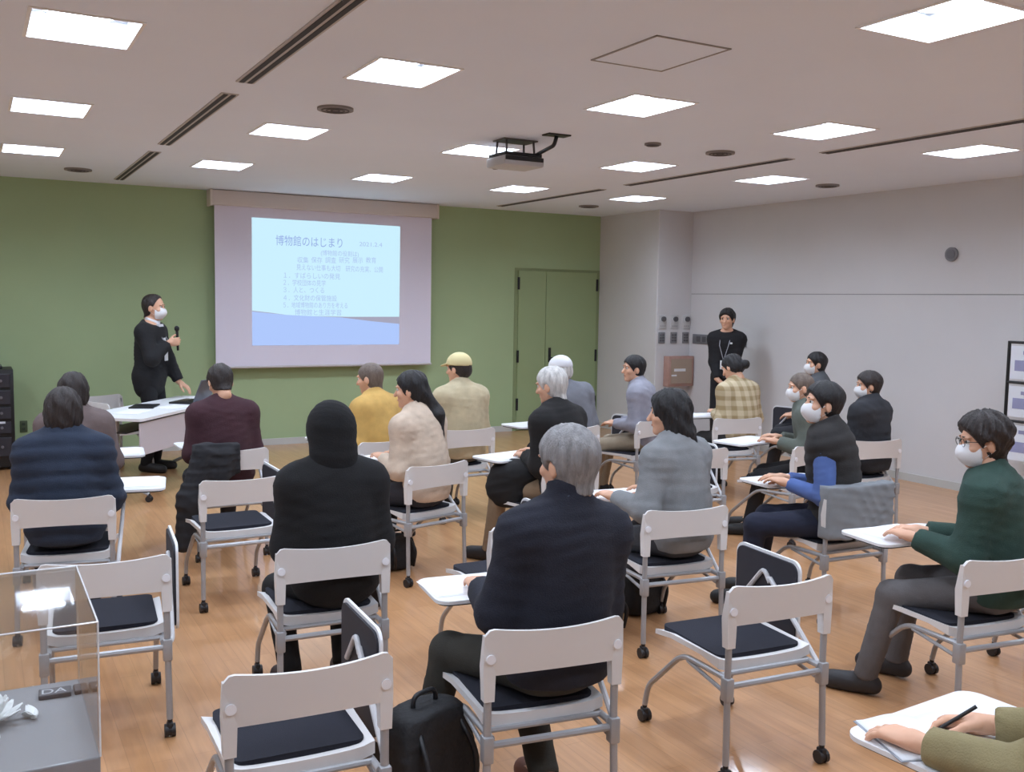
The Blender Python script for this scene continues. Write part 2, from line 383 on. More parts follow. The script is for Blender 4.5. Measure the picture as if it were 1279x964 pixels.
# ------------------------------------------------------------------ tablet-arm chairs (origin on the floor under the backrest, facing +Y)
def caster_mb(x, y, top=.085):
    m = MB()
    m.disc((x-.013, y, .025), (1, 0, 0), .025, .014, 14); m.disc((x+.013, y, .025), (1, 0, 0), .025, .014, 14)
    m.disc((x, y, .026), (1, 0, 0), .021, .014, 12)
    m.box((x-.012, y-.018, .028), (x+.012, y+.018, .058), .006); m.tube([(x, y, .05), (x, y, top)], .010, 8)
    return m
def make_chair(tablet):
    t = thing('tablet_chair', 'proto', 'chair')
    # curved back panel with side sleeves
    NU, NV = 30, 6; m = MB(); vs_ = []
    for side in (0, 1):
        for j in range(NV+1):
            for i in range(NU+1):
                u = -1+2*i/NU; v = j/NV
                x = u*.232*(.985+.015*v)
                zb = .572+.012*(1-u*u); zt = .724-.012*(1-u*u)-(.026*max(0, (abs(u)-.86)/.14)**2.5)
                y = -.034*(1-u*u)-.012*v+(.006 if side else -.006)
                vs_.append((x, y, zb+(zt-zb)*v))
    W_ = NU+1; S_ = W_*(NV+1); fs = []
    for j in range(NV):
        for i in range(NU):
            a = j*W_+i; fs.append((a, a+1, a+W_+1, a+W_)); b = a+S_; fs.append((b+1, b, b+W_, b+W_+1))
    for i in range(NU): fs.append((i+1, i, S_+i, S_+i+1)); a = NV*W_+i; fs.append((a, a+1, S_+a+1, S_+a))
    for j in range(NV): a = j*W_; fs.append((a, a+W_, S_+a+W_, S_+a)); a = j*W_+NU; fs.append((a+W_, a, S_+a, S_+a+W_))
    m.add(vs_, fs)
    for s in (-1, 1):
        q = [(-.020, -.016), (.020, -.016), (.020, .020), (-.020, .020)]
        r0 = [(s*.214+a*.82, b*.9-.002, .495) for a, b in q]; r1 = [(s*.214+a, b, .60) for a, b in q]; r2 = [(s*.216+a*.8, b*.5-.008, .70) for a, b in q]
        m.add(r0+r1+r2, [(3, 2, 1, 0)]+[(i, (i+1) % 4, 4+(i+1) % 4, 4+i) for i in range(4)]+[(4+i, 4+(i+1) % 4, 8+(i+1) % 4, 8+i) for i in range(4)]+[(8, 9, 10, 11)])
    br = m.build('backrest', M_CHAIR, t, 'auto')
    for s in (-1, 1):
        MB().disc((s*.212, -.019, .628), (0, 1, 0), .015, .008, 14).build('bolt_cap', mat('bolt_cap_white', (240, 240, 244), .35), br, 'auto')
    for s in (-1, 1):
        MB().tube([(s*.214, 0, .68), (s*.214, 0, .4), (s*.218, -.012, .07)], .0125, 10).build('rear_leg', M_TUBE, t, 'auto')
        MB().box((s*.214-.017, -.02, .30), (s*.214+.017, .02, .385), .006).build('leg_bracket', M_TUBE, t, 'auto')
        MB().tube(bend([(s*.200, 0, .372), (s*.200, .30, .365), (s*.205, .53, .155), (s*.205, .55, .07)], .06), .0115, 9).build('front_leg', M_TUBE, t, 'auto')
        MB().tube([(s*.206, .0, .318), (s*.203, .26, .355)], .008, 8).build('leg_brace', M_TUBE, t, 'auto')
        caster_mb(s*.218, -.012).build('caster', M_CASTER, t, 'auto'); caster_mb(s*.205, .55).build('caster', M_CASTER, t, 'auto')
    MB().tube([(-.214, .0, .352), (.214, .0, .352)], .012, 8).build('cross_tube', M_TUBE, t, 'auto')
    MB().tube([(-.2, .06, .372), (.2, .06, .372)], .010, 8).build('seat_tube', M_TUBE, t, 'auto')
    # seat shell: flat pan with a raised rim, pad on top
    NX, NY = 12, 12; m = MB(); vs_ = []
    for lay in (0, 1):
        for j in range(NY+1):
            for i in range(NX+1):
                u = -1+2*i/NX; v = j/NY
                e = max(abs(u), abs(2*v-1)); x = u*(.207+.012*v); y = .065+.42*v-.02*(u*u)*(v > .5)
                z = .420-.014*max(0, v-.75)/.25-.008*(1-u*u)+.010*max(0, abs(u)-.8)/.2
                vs_.append((x, y, z if lay else z-.020-.018*max(0, .25-v)/.25))
    W_ = NX+1; S_ = W_*(NY+1); fs = []
    for j in range(NY):
        for i in range(NX):
            a = j*W_+i; fs.append((a+1, a, a+W_, a+W_+1)); b = a+S_; fs.append((b, b+1, b+W_+1, b+W_))
    for i in range(NX): fs.append((i, i+1, S_+i+1, S_+i)); a = NY*W_+i; fs.append((a+1, a, S_+a, S_+a+1))
    for j in range(NY): a = j*W_; fs.append((a+W_, a, S_+a, S_+a+W_)); a = j*W_+NX; fs.append((a, a+W_, S_+a+W_, S_+a))
    m.add(vs_, fs); m.build('seat_shell', M_CHAIR, t, 'auto')
    MB().slab(rrect(-.188, .088, .188, .47, .03), .408, .430).build('seat_pad', M_PAD, t)
    # tablet arm on the sitter's right
    MB().tube(bend([(.214, .01, .36), (.236, .05, .36), (.250, .36, .60)], .04), .0105, 8).build('tablet_arm', mat('white_arm_metal', (206, 204, 205), .4), t, 'auto')
    if tablet == 'stored':
        mt = Matrix(((0, 0, 1, .262), (1, 0, 0, 0), (0, 1, 0, 0), (0, 0, 0, 1)))
        tb = MB().slab(rrect(.20, .34, .60, .70, .045), .004, .014, mt).build('tablet', M_TABTOP, t, 'auto')
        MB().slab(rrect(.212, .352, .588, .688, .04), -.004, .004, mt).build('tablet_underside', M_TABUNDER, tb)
        MB().tube(bend([(.252, .36, .58), (.252, .40, .63), (.252, .50, .52)], .05), .010, 8).build('tablet_bracket', mat('white_arm_metal', (206, 204, 205), .4), tb, 'auto')
    else:
        x0, y0, x1, y1 = {'front': (-.25, .40, .26, .70), 'aside': (.20, .30, .46, .68)}[tablet]
        MB().tube(bend([(.250, .34, .585), (.250, .42, .655), (.14 if tablet == 'front' else .34, .55, .655)], .05), .010, 8).build('tablet_bracket', mat('white_arm_metal', (206, 204, 205), .4), t, 'auto')
        tb = MB().slab(rrect(x0, y0, x1, y1, .05), .668, .680).build('tablet', M_TABTOP, t, 'auto')
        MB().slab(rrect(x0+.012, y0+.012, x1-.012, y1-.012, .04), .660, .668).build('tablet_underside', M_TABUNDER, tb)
    return t
CHAIRS = {}
def place_chairs():
    spec = [
     ('C1', .77, 2.49, -3, 'stored', 'empty white tablet chair in the left foreground with its board folded down'),
     ('C2', .405, 3.83, -5, 'stored', 'empty white tablet chair seen behind the clear acrylic case'),
     ('C3', 1.54, 2.48, -8, 'front', 'white tablet chair under the grey-haired man in navy'),
     ('C4', 2.51, 2.51, -5, 'stored', 'empty white tablet chair in the right foreground with navy seat pad showing'),
     ('C5', 3.58, 2.36, -8, 'front', 'white tablet chair under the person in the dark green sweater'),
     ('C6', .36, 5.11, -10, 'aside', 'white tablet chair under the person in the navy blue padded jacket'),
     ('C7', 1.24, 3.685, -4, 'stored', 'white tablet chair under the person in the black hood'),
     ('C8', 1.26, 5.27, 0, 'stored', 'empty white tablet chair standing behind the man in maroon'),
     ('C9', 1.44, 6.3, 0, 'front', 'white tablet chair under the man in maroon with dark coat hung on it'),
     ('C10', 2.42, 5.27, 14, 'front', 'white tablet chair under the long-haired woman in beige'),
     ('C11', 3.3, 6.62, 3, 'front', 'white tablet chair under the man in the beige cap'),
     ('C12', 3.22, 5.02, 12, 'front', 'white tablet chair under the grey-haired man in the black jacket'),
     ('C13', 2.99, 3.63, -8, 'front', 'white tablet chair under the woman in the grey cardigan'),
     ('C14', 4.30, 5.12, -12, 'stored', 'empty white tablet chair between the grey cardigan woman and the padded vest man'),
     ('C15', 5.8, 6.38, -12, 'front', 'white tablet chair under the person in the tan plaid shirt'),
     ('C16', 4.13, 3.59, -3, 'front', 'white tablet chair with a grey jacket draped over its back'),
     ('C17', 5.83, 4.92, -8, 'stored', 'white tablet chair under the boyish person in the short black jacket by the wall'),
     ('C18', 2.17, 3.67, 0, 'stored', 'empty white tablet chair mostly hidden beyond the grey-haired man in navy'),
     ('C19', 5.2, 4.95, 12, 'front', 'white tablet chair under the person in the grey-green jacket'),
     ('C20', .45, 6.25, -6, 'aside', 'white tablet chair under the person in the taupe jacket at far left'),
     ('C21', 2.50, 6.3, 14, 'front', 'white tablet chair under the man in the yellow jacket'),
     ('C22', 4.15, 6.4, 8, 'front', 'white tablet chair under the man in the white cap'),
     ('C23', 5.0, 6.55, 20, 'stored', 'white tablet chair under the man in the lavender grey shirt'),
     ('C24', 6.9, 6.55, 15, 'stored', 'white tablet chair under the masked man with dark hair by the right wall'),
     ('C25', 2.10, .90, 4, 'front', 'white tablet chair of the note-taking person at the lower right edge'),
     ('C26', 4.50, 2.33, -5, 'stored', 'empty white tablet chair at the right edge beyond the person in green'),
     ('C27', 1.06, 10.15, 205, 'stored', 'white chair standing behind the presenter table')]
    protos = {k: make_chair(k) for k in ('stored', 'front', 'aside')}
    used = set()
    for key, x, y, a, tb, lab in spec:
        o = protos[tb] if tb not in used else copy_tree(protos[tb]); used.add(tb)
        o.location = (x, y, 0); o.rotation_euler = (0, 0, math.radians(a))
        tag(o, lab, 'chair', 'white tablet chairs'); CHAIRS[key] = (x, y, math.radians(a))
place_chairs()
def at_chair(key, x, y, z):
    cx, cy, a = CHAIRS[key]
    return (cx+math.cos(a)*x-math.sin(a)*y, cy+math.sin(a)*x+math.cos(a)*y, z)

# ------------------------------------------------------------------ furniture at the front and sides
def build_table():
    ang = math.atan2(.8, .6)
    t = thing('folding_table', 'white folding table with modesty panel in front of the presenter', 'table', (1.16, 8.22, 0), ang)
    MB().slab(rrect(0, 0, 1.8, .6, .03), .682, .705).build('table_top', M_TABTOP, t, 'auto')
    MB().box((.02, .02, .40), (1.78, .035, .665), .003).build('modesty_panel', mat('panel_lilac_grey', (196, 190, 196), .6), t)
    MB().box((.12, .20, .56), (1.68, .50, .575), .003).build('under_shelf', M_BLACK, t)
    for x in (.14, 1.66):
        l = MB().box((x-.02, .28, .06), (x+.02, .34, .68), .006)
        l.tube(bend([(x, .31, .20), (x, .02, .06)], .03), .016, 8).tube([(x, .31, .20), (x, .60, .06)], .016, 8)
        l.build('leg', M_TUBE, t, 'auto')
        for y in (.02, .60): caster_mb(x, y, .07).build('caster', M_CASTER, t, 'auto')
    def on(x, y, z=.705):
        c, s = math.cos(ang), math.sin(ang); return (1.16+c*x-s*y, 8.22+s*x+c*y, z)
    lp = thing('laptop', 'dark open laptop on the presenter table', 'laptop', on(1.28, .22), ang+math.pi)
    MB().box((-.17, -.12, 0), (.17, .12, .018), .005).build('laptop_base', M_DKMETAL, lp, 'auto')
    kb = MB()
    for r in range(4):
        for c_ in range(11): kb.box((-.15+c_*.0275, -.02+r*.028, .018), (-.128+c_*.0275, .003+r*.028, .0205))
    kb.build('keyboard', M_BLACK, lp)
    sc = MB().box((-.17, -.006, 0), (.17, .006, .22), .004).build('laptop_lid', mat('laptop_lid', (96, 100, 112), .4, .3), lp, 'auto')
    sc.location = (0, .12, .02); sc.rotation_euler = (math.radians(-22), 0, 0)
    bk = MB().box((-.15, -.105, 0), (.15, .105, .012), .002).build('black_folder', M_BLACK); bk.location = on(.82, .42); bk.rotation_euler[2] = ang+.3
    tag(bk, 'flat black folder lying on the presenter table', 'folder')
    for k, (x, y, r, lab) in enumerate(((.40, .30, .1, 'white handout sheets at the left end of the presenter table'), (.85, .17, -.2, 'white handout sheet beside the laptop on the presenter table'),
                                        (1.66, .40, .2, 'white handout sheet at the right end of the presenter table'))):
        p = MB()
        for q in range(3): p.box((-.15+.006*q, -.105+.004*q, .0015*q), (.15+.006*q, .105+.004*q, .0015*q+.001))
        o = p.build('paper', M_PAPER); o.location = on(x, y); o.rotation_euler[2] = ang+r; tag(o, lab, 'paper', 'papers on the presenter table')
build_table()

def build_rack():
    t = thing('audio_rack', 'tall black audio rack cabinet against the green wall at the left edge', 'audio rack', (.07, 10.62, 0))
    MB().box((-.25, -.21, .03), (.25, .25, .97), .008).build('cabinet', M_BLACK, t, 'auto')
    MP = mat('rack_panel', (52, 52, 60), .45, .2)
    for z, hgt in ((.80, .13), (.64, .13), (.50, .11), (.36, .11), (.14, .18)):
        u = MB().box((-.22, -.228, z), (.22, -.205, z+hgt), .004).build('rack_unit', MP, t)
        for q in range(4):
            MB().disc((-.16+q*.10, -.234, z+hgt*.5), (0, 1, 0), .013, .02, 12).build('knob', mat('rack_knob', (120, 120, 128), .4, .4), u, 'auto')
    MB().box((.1, -.231, .455), (.17, -.226, .475)).build('indicator', mat('rack_light', (210, 215, 225), .4), t)
    MB().box((-.18, -.12, .97), (.16, .15, 1.0), .01).build('top_vent', M_DKMETAL, t)
    for x, y in ((-.2, -.16), (.2, -.16), (-.2, .2), (.2, .2)): MB().disc((x, y, .017), (1, 0, 0), .017, .02, 12).build('caster', M_CASTER, t)
    o = thing('wall_outlet', 'small green-grey outlet plate low on the green wall', 'outlet', (.42, YB, .34))
    MB().box((-.035, -.008, -.06), (.035, 0, .06), .004).build('plate', mat('outlet_plate', (84, 98, 70), .5), o, 'auto')
    for z in (-.025, .025): MB().box((-.015, -.011, z-.014), (.015, -.007, z+.014), .002).build('socket', mat('outlet_socket', (62, 72, 56), .5), o)
    o = thing('wall_outlet', 'small white box low on the green wall behind the audio rack', 'outlet', (.44, YB, .10))
    MB().box((-.06, -.05, -.05), (.06, 0, .05), .006).build('plate', mat('box_white', (196, 200, 196), .5), o, 'auto')
build_rack()

def build_column_fittings():
    PL = mat('switch_plate', (200, 200, 200), .5); DK = mat('switch_dark', (92, 92, 96), .5)
    Y0 = 9.75
    for i, x in enumerate((7.565, 7.755, 7.945)):
        w_ = ('left', 'middle', 'right')[i]
        o = thing('wall_dial', '%s round-knobbed dial plate of the upper row on the white column' % w_, 'switch', (x, Y0, 1.48), 0, 'dial plates on the column')
        MB().box((-.06, -.01, -.10), (.06, 0, .075), .006).build('plate', PL, o, 'auto')
        MB().disc((.005, -.018, .025), (0, 1, 0), .032, .03, 16).build('knob', DK, o, 'auto')
        for k in (-.03, 0, .03): MB().box((k-.009, -.013, -.07), (k+.009, -.009, -.055)).build('label_strip', mat('strip_grey', (165, 165, 168), .6), o)
        o = thing('wall_switch', '%s dark switch plate of the lower row on the white column' % w_, 'switch', (x-.01, Y0, 1.27), 0, 'switch plates on the column')
        MB().box((-.052, -.012, -.07), (.052, 0, .07), .006).build('plate', mat('switch_plate_grey', (132, 132, 136), .5), o, 'auto')
        for zz in (-.035, 0, .035):
            for xx in (-.02, .02): MB().box((xx-.014, -.018, zz-.011), (xx+.014, -.010, zz+.011), .002).build('rocker', DK, o)
    o = thing('wall_sign', 'grey horizontal control strip on the white wall beside the staff member', 'wall sign', (XR, 9.1, 1.26))
    MB().box((-.014, -.40, -.06), (0, .58, .06), .004).build('plate', mat('strip_plate', (120, 120, 124), .5), o, 'auto')
    for k in range(8): MB().box((-.018, -.34+k*.11, -.035), (-.012, -.27+k*.11, .035), .002).build('button', mat('strip_button', (88, 88, 92), .5), o)
    o = thing('framed_case', 'pinkish brown wooden framed case with glossy front beside the staff member', 'framed case', (7.80, 9.75, .66))
    MB().box((-.20, -.11, 0), (.20, 0, .38), .008).build('frame', mat('case_wood', (176, 140, 128), .5, var=.1, vscale=20), o, 'auto')
    MB().box((-.165, -.118, .035), (.165, -.108, .345), .003).build('glass_front', mat('case_glass', (170, 150, 132), .08, spec=.8), o)
    MB().box((-.12, -.122, .19), (.06, -.117, .225)).build('label_plate', mat('case_label', (236, 236, 238), .25), o)
    MB().box((-.16, -.122, .13), (-.08, -.117, .15)).build('label_plate', mat('case_label', (236, 236, 238), .25), o)
    o = thing('wall_clock', 'small round grey device high on the white right wall', 'wall device', (XR, 5.99, 2.2))
    MB().disc((-.012, 0, 0), (1, 0, 0), .065, .024, 28).build('case', mat('device_grey', (128, 128, 132), .5), o, 'auto')
    MB().disc((-.026, 0, 0), (1, 0, 0), .045, .006, 24).build('face', mat('device_face', (112, 112, 118), .6), o, 'auto')
    t = thing('poster_stand', 'black framed notice board with white and lilac posters at the right edge', 'notice board', (7.72, 4.45, 0))
    fr = MB()
    for z in (.75, 1.08, 1.42): fr.tube([(0, -.70, z), (0, .72, z)], .012, 8)
    fr.build('frame_rail', M_BLACK, t, 'auto')
    for y in (-.70, .72):
        MB().tube([(0, y, .04), (0, y, 1.43)], .014, 8).build('frame_post', M_BLACK, t, 'auto')
        MB().tube(bend([(-.22, y, .02), (0, y, .06), (.2, y, .02)], .05), .014, 8).build('foot', M_BLACK, t, 'auto')
    for z0, z1 in ((.79, 1.05), (1.11, 1.39), (.42, .72)):
        for k, y in enumerate((-.64, -.17, .28)):
            p = MB().box((-.018, y, z0), (-.010, y+.41, z1), .001).build('poster', mat('poster_white', (226, 230, 238), .6), t)
            MB().box((-.020, y+.24, z0+.07), (-.018, y+.37, z0+.16)).build('poster_print', mat('poster_lilac', (150, 152, 186), .7), p)
            MB().box((-.020, y+.04, z1-.07), (-.018, y+.30, z1-.04)).build('poster_print', mat('poster_lilac', (150, 152, 186), .7), p)
build_column_fittings()

def build_case():
    x0, y0, x1, y1 = -.40, 2.20, .215, 2.69; z0, z1 = .70, 1.0
    p = thing('display_plinth', 'grey display plinth under the clear acrylic case', 'plinth', ((x0+x1)/2, (y0+y1)/2, 0))
    hx, hy = (x1-x0)/2, (y1-y0)/2
    MB().box((-hx+.02, -hy+.02, 0), (hx-.02, hy-.02, .06), .004).build('plinth_base', mat('plinth_dark', (84, 82, 86), .6), p)
    MB().box((-hx, -hy, .06), (hx, hy, z0), .004).build('plinth_body', mat('plinth_grey', (140, 140, 142), .7, var=.03), p)
    t = thing('acrylic_case', 'clear acrylic display case with white flowers inside at lower left', 'display case', ((x0+x1)/2, (y0+y1)/2, z0))
    AC = acrylic_mat(); ED = mat('acrylic_edge', (226, 228, 230), .15); h = z1-z0; e = .004
    MB().box((-hx, -hy, h-e), (hx, hy, h)).build('top_pane', AC, t)
    MB().box((-hx, -hy, 0), (hx, -hy+e, h-e)).build('front_pane', AC, t)
    MB().box((-hx, hy-e, 0), (hx, hy, h-e)).build('back_pane', AC, t)
    for x in (-hx, hx-e): MB().box((x, -hy+e, 0), (x+e, hy-e, h-e)).build('side_pane', AC, t)
    eg = MB(); w_ = .0022
    for a, b in (((-hx, -hy, h), (hx, -hy, h)), ((-hx, hy, h), (hx, hy, h)), ((hx, -hy, h), (hx, hy, h)), ((-hx, -hy, h), (-hx, hy, h)),
                 ((hx, -hy, 0), (hx, -hy, h)), ((hx, hy, 0), (hx, hy, h)), ((-hx, -hy, 0), (-hx, -hy, h)), ((-hx, hy, 0), (-hx, hy, h))):
        eg.tube([a, b], w_, 5)
    eg.build('polished_edge', ED, t)
    # label plate with lettering
    lb = thing('label_plate', 'small dark label block with pale capital letters inside the acrylic case', 'label', (.152, 2.60, z0), math.radians(-4))
    MB().box((-.037, -.024, 0), (.037, .024, .012), .003).build('block', mat('label_dark', (66, 66, 72), .4), lb)
    def letters(s, x, parent):
        cu = bpy.data.curves.new('lettering', 'FONT'); cu.body = s; cu.size = .042; cu.align_x = 'CENTER'
        o = bpy.data.objects.new('lettering', cu); COL.objects.link(o); bpy.context.view_layer.update()
        me = bpy.data.meshes.new_from_object(o.evaluated_get(bpy.context.evaluated_depsgraph_get())); bpy.data.objects.remove(o); me.materials.clear()
        q = mobj('lettering', me, mat('letter_pale', (186, 186, 190), .4), parent); q.location = (x, -.015, .0126)
    letters('DA', -.003, lb)
    lb2 = MB().box((-.008, -.024, 0), (.008, .024, .012), .003).build('label_tag', mat('label_brown', (96, 84, 82), .5)); lb2.location = (.203, 2.60, z0)
    tag(lb2, 'small brown tag block at the right end inside the acrylic case', 'label')
    fm = mat('white_petal', (236, 238, 236), .6)
    def petal(L, W_):
        vs_ = []; n = 6
        for i in range(n+1):
            u = i/n; wd = W_*math.sin(math.pi*min(1, u*.93+.05))**.7
            vs_ += [(-wd, L*u, .25*L*u*u+.004), (0, L*u, .25*L*u*u), (wd, L*u, .25*L*u*u+.004)]
        fs = []
        for i in range(n):
            for k in range(2): a = i*3+k; fs.append((a, a+1, a+4, a+3))
        return vs_, fs
    for (fx, fy, sc, np_, lab) in ((.02, 2.48, 1.0, 9, 'white many-petalled flower lying in the acrylic case, nearest the right'), (-.13, 2.52, 1.0, 9, 'white many-petalled flower lying in the acrylic case at its left'),
                                   (-.02, 2.33, .8, 8, 'white many-petalled flower near the front of the acrylic case')):
        f = thing('white_flower', lab, 'flower', (fx, fy, z0), 0, 'white flowers in the acrylic case')
        for ring, (tilt, L) in enumerate(((.15, .060), (.75, .048))):
            for k in range(np_):
                a = 2*math.pi*(k+.5*ring)/np_; vs_, fs = petal(L*sc, .013*sc)
                R_ = Matrix.Rotation(a, 4, 'Z') @ Matrix.Rotation(tilt, 4, 'X')
                q = MB(); q.add([tuple(R_ @ Vector(v)+Vector((0, 0, .010+.008*ring))) for v in vs_], fs)
                o = q.build('petal', fm, f, True)
                o.modifiers.new('thick', 'SOLIDIFY').thickness = .0012
        MB().disc((0, 0, .012), (0, 0, 1), .008, .02, 10).build('flower_centre', mat('flower_centre', (226, 226, 200), .7), f)
    pt = thing('flower_bud', 'single white bud lying apart in the acrylic case', 'flower', (.095, 2.475, z0+.001), .4)
    for k in range(3):
        vs_, fs = petal(.045, .012); R_ = Matrix.Rotation(2.1*k, 4, 'Y'); q = MB(); q.add([tuple(R_ @ Vector(v)+Vector((0, -.02, .012))) for v in vs_], fs)
        q.build('petal', fm, pt, True).modifiers.new('thick', 'SOLIDIFY').thickness = .002
build_case()

# ------------------------------------------------------------------ people: implicit surfaces meshed with surface nets
F32 = np.float32
def sdf_rc(P, a, b, r1, r2):
    a = np.asarray(a, F32); b = np.asarray(b, F32); ab = b-a; L = float(ab @ ab)+1e-9
    X, Y, Z = P[0]-a[0], P[1]-a[1], P[2]-a[2]
    t = np.clip((X*ab[0]+Y*ab[1]+Z*ab[2])/L, 0, 1)
    return np.sqrt((X-t*ab[0])**2+(Y-t*ab[1])**2+(Z-t*ab[2])**2)-(r1+(r2-r1)*t)
def sdf_el(P, c, r, R=None):
    X, Y, Z = P[0]-F32(c[0]), P[1]-F32(c[1]), P[2]-F32(c[2])
    if R is not None:
        X, Y, Z = X*F32(R[0, 0])+Y*F32(R[1, 0])+Z*F32(R[2, 0]), X*F32(R[0, 1])+Y*F32(R[1, 1])+Z*F32(R[2, 1]), X*F32(R[0, 2])+Y*F32(R[1, 2])+Z*F32(R[2, 2])
    k0 = np.sqrt((X/r[0])**2+(Y/r[1])**2+(Z/r[2])**2); k1 = np.sqrt((X/r[0]**2)**2+(Y/r[1]**2)**2+(Z/r[2]**2)**2)+1e-6
    return k0*(k0-1)/k1
def sm(a, b, k):
    h = np.clip(.5+.5*(b-a)/k, 0, 1); return b+(a-b)*h-k*h*(1-h)
def smx(a, b, k): return -sm(-a, -b, k)
def plane(P, p0, n): return (P[0]-F32(p0[0]))*F32(n[0])+(P[1]-F32(p0[1]))*F32(n[1])+(P[2]-F32(p0[2]))*F32(n[2])
def wrinkle(P, seed, amp, wl=.09):
    rs = np.random.RandomState(seed); out = 0
    for i in range(4):
        k = rs.normal(size=3)*np.array([.45, .45, 1.]); k[2] += .8*np.sign(k[2]+1e-6); k = k/np.linalg.norm(k)*2*math.pi/(wl*rs.uniform(.55, 1.3)); q = rs.normal(size=3)*7
        w_ = np.sin(P[0]*F32(k[0])+P[1]*F32(k[1])+P[2]*F32(k[2])+F32(rs.uniform(0, 6))+F32(1.6)*np.sin(P[0]*F32(q[0])+P[1]*F32(q[1])+P[2]*F32(q[2])+F32(rs.uniform(0, 6))))
        m = F32(.5)+F32(.5)*np.sin(P[0]*F32(rs.uniform(-14, 14))+P[1]*F32(rs.uniform(-14, 14))+P[2]*F32(rs.uniform(-14, 14))+F32(rs.uniform(0, 6)))
        out = out+(F32(1)-np.abs(w_))*m
    return out*F32(amp*.55)
def surfnet(f, lo, hi, h):
    ax = [np.arange(lo[i], hi[i]+h, h, dtype=F32) for i in range(3)]
    P = np.meshgrid(*ax, indexing='ij', sparse=True)
    V = np.broadcast_to(f(P), tuple(len(a) for a in ax)).astype(F32); S = V < 0
    nx, ny, nz = V.shape
    cnt = np.zeros((nx-1, ny-1, nz-1), np.int8)
    for dx in (0, 1):
        for dy in (0, 1):
            for dz in (0, 1): cnt += S[dx:nx-1+dx, dy:ny-1+dy, dz:nz-1+dz]
    I, J, K = np.nonzero((cnt > 0) & (cnt < 8))
    if len(I) == 0: return np.zeros((0, 3)), np.zeros((0, 4), int)
    acc = np.zeros((len(I), 3)); n = np.zeros(len(I))
    C = [(a, b, c) for a in (0, 1) for b in (0, 1) for c in (0, 1)]
    for ca in C:
        for d in range(3):
            if ca[d]: continue
            cb = list(ca); cb[d] = 1
            va = V[I+ca[0], J+ca[1], K+ca[2]]; vb = V[I+cb[0], J+cb[1], K+cb[2]]
            m = (va < 0) != (vb < 0); t = np.where(m, va/np.where(m, va-vb, 1), 0)
            p = np.array(ca, float)[None, :].repeat(len(I), 0); p[:, d] += t
            acc += p*m[:, None]; n += m
    acc /= n[:, None]
    vt = np.stack([ax[0][I]+acc[:, 0]*h, ax[1][J]+acc[:, 1]*h, ax[2][K]+acc[:, 2]*h], 1)
    idx = -np.ones((nx-1, ny-1, nz-1), int); idx[I, J, K] = np.arange(len(I))
    fs = []
    for d in range(3):
        sl0 = [slice(1, -1)]*3; sl1 = [slice(1, -1)]*3; sl0[d] = slice(0, -1); sl1[d] = slice(1, None)
        a = S[tuple(sl0)]; b = S[tuple(sl1)]
        e = np.array(np.nonzero(a != b)); inside = a[tuple(e)]
        g = e.copy()
        for q in range(3):
            if q != d: g[q] += 1
        u, w_ = (d+1) % 3, (d+2) % 3
        def cell(du, dw):
            c = g.copy(); c[u] += du; c[w_] += dw; return idx[c[0], c[1], c[2]]
        q4 = np.stack([cell(-1, -1), cell(0, -1), cell(0, 0), cell(-1, 0)], 1)
        q4[~inside] = q4[~inside][:, ::-1]
        fs.append(q4[(q4 >= 0).all(1)])
    return vt, np.concatenate(fs)
def np_mesh(name, parts, mats, parent=None):
    """parts: list of (verts, quads, material index) joined into one mesh"""
    vs_ = np.concatenate([p[0] for p in parts]); off = 0; fq = []; mi = []
    for v, f, k in parts: fq.append(f+off); mi.append(np.full(len(f), k)); off += len(v)
    fq = np.concatenate(fq); mi = np.concatenate(mi)
    me = bpy.data.meshes.new(name); me.vertices.add(len(vs_)); me.vertices.foreach_set('co', vs_.astype(F32).ravel())
    me.loops.add(fq.size); me.loops.foreach_set('vertex_index', fq.astype(np.int32).ravel())
    me.polygons.add(len(fq)); me.polygons.foreach_set('loop_start', np.arange(0, fq.size, 4, dtype=np.int32))
    me.polygons.foreach_set('material_index', mi.astype(np.int32)); me.polygons.foreach_set('use_smooth', np.ones(len(fq), bool))
    me.update(calc_edges=True); me.validate()
    for m in mats: me.materials.append(m)
    o = bpy.data.objects.new(name, me); COL.objects.link(o)
    if parent is not None: o.parent = parent
    return o
def xf(part, M4):
    v, f = part[0], part[1]; A = np.array(M4)[:3]
    return (v @ A[:, :3].T+A[:, 3], f)

# --- head
def head_sdf(P, bald=False):
    d = sdf_el(P, (0, -.012, .026), (.075, .096, .090))
    d = sm(d, sdf_el(P, (0, .022, -.045), (.058, .066, .074)), .035)
    d = sm(d, sdf_el(P, (0, .066, -.093), (.026, .022, .020)), .02)
    for s in (-1, 1):
        d = sm(d, sdf_el(P, (s*.040, .062, -.022), (.024, .02, .018)), .02)       # cheekbones
        d = sm(d, sdf_el(P, (s*.030, .078, .030), (.026, .012, .008)), .012)      # brow ridge
        d = smx(d, -sdf_el(P, (s*.031, .095, .012), (.017, .014, .010)), .012)    # eye sockets
        d = sm(d, sdf_el(P, (s*.079, -.006, -.012), (.009, .019, .031)), .008)    # ears
    d = sm(d, sdf_rc(P, (0, .084, .012), (0, .106, -.026), .008, .013), .012)     # nose
    d = sm(d, sdf_el(P, (0, .082, -.058), (.022, .010, .008)), .008)              # lips
    d = sm(d, sdf_rc(P, (0, -.022, -.05), (0, -.040, -.125), .050, .046), .03)     # neck
    return d
HEAD = surfnet(head_sdf, (-.11, -.13, -.21), (.11, .135, .135), .0062)
def sphere_part(c, r, n=8):
    return surfnet(lambda P: sdf_el(P, c, (r, r, r)), [x-r*1.3 for x in c], [x+r*1.3 for x in c], r/3)
EYES = [sphere_part((s*.031, .0735, .012), .0120) for s in (-1, 1)]
IRIS = [sphere_part((s*.031, .0795, .012), .0085) for s in (-1, 1)]
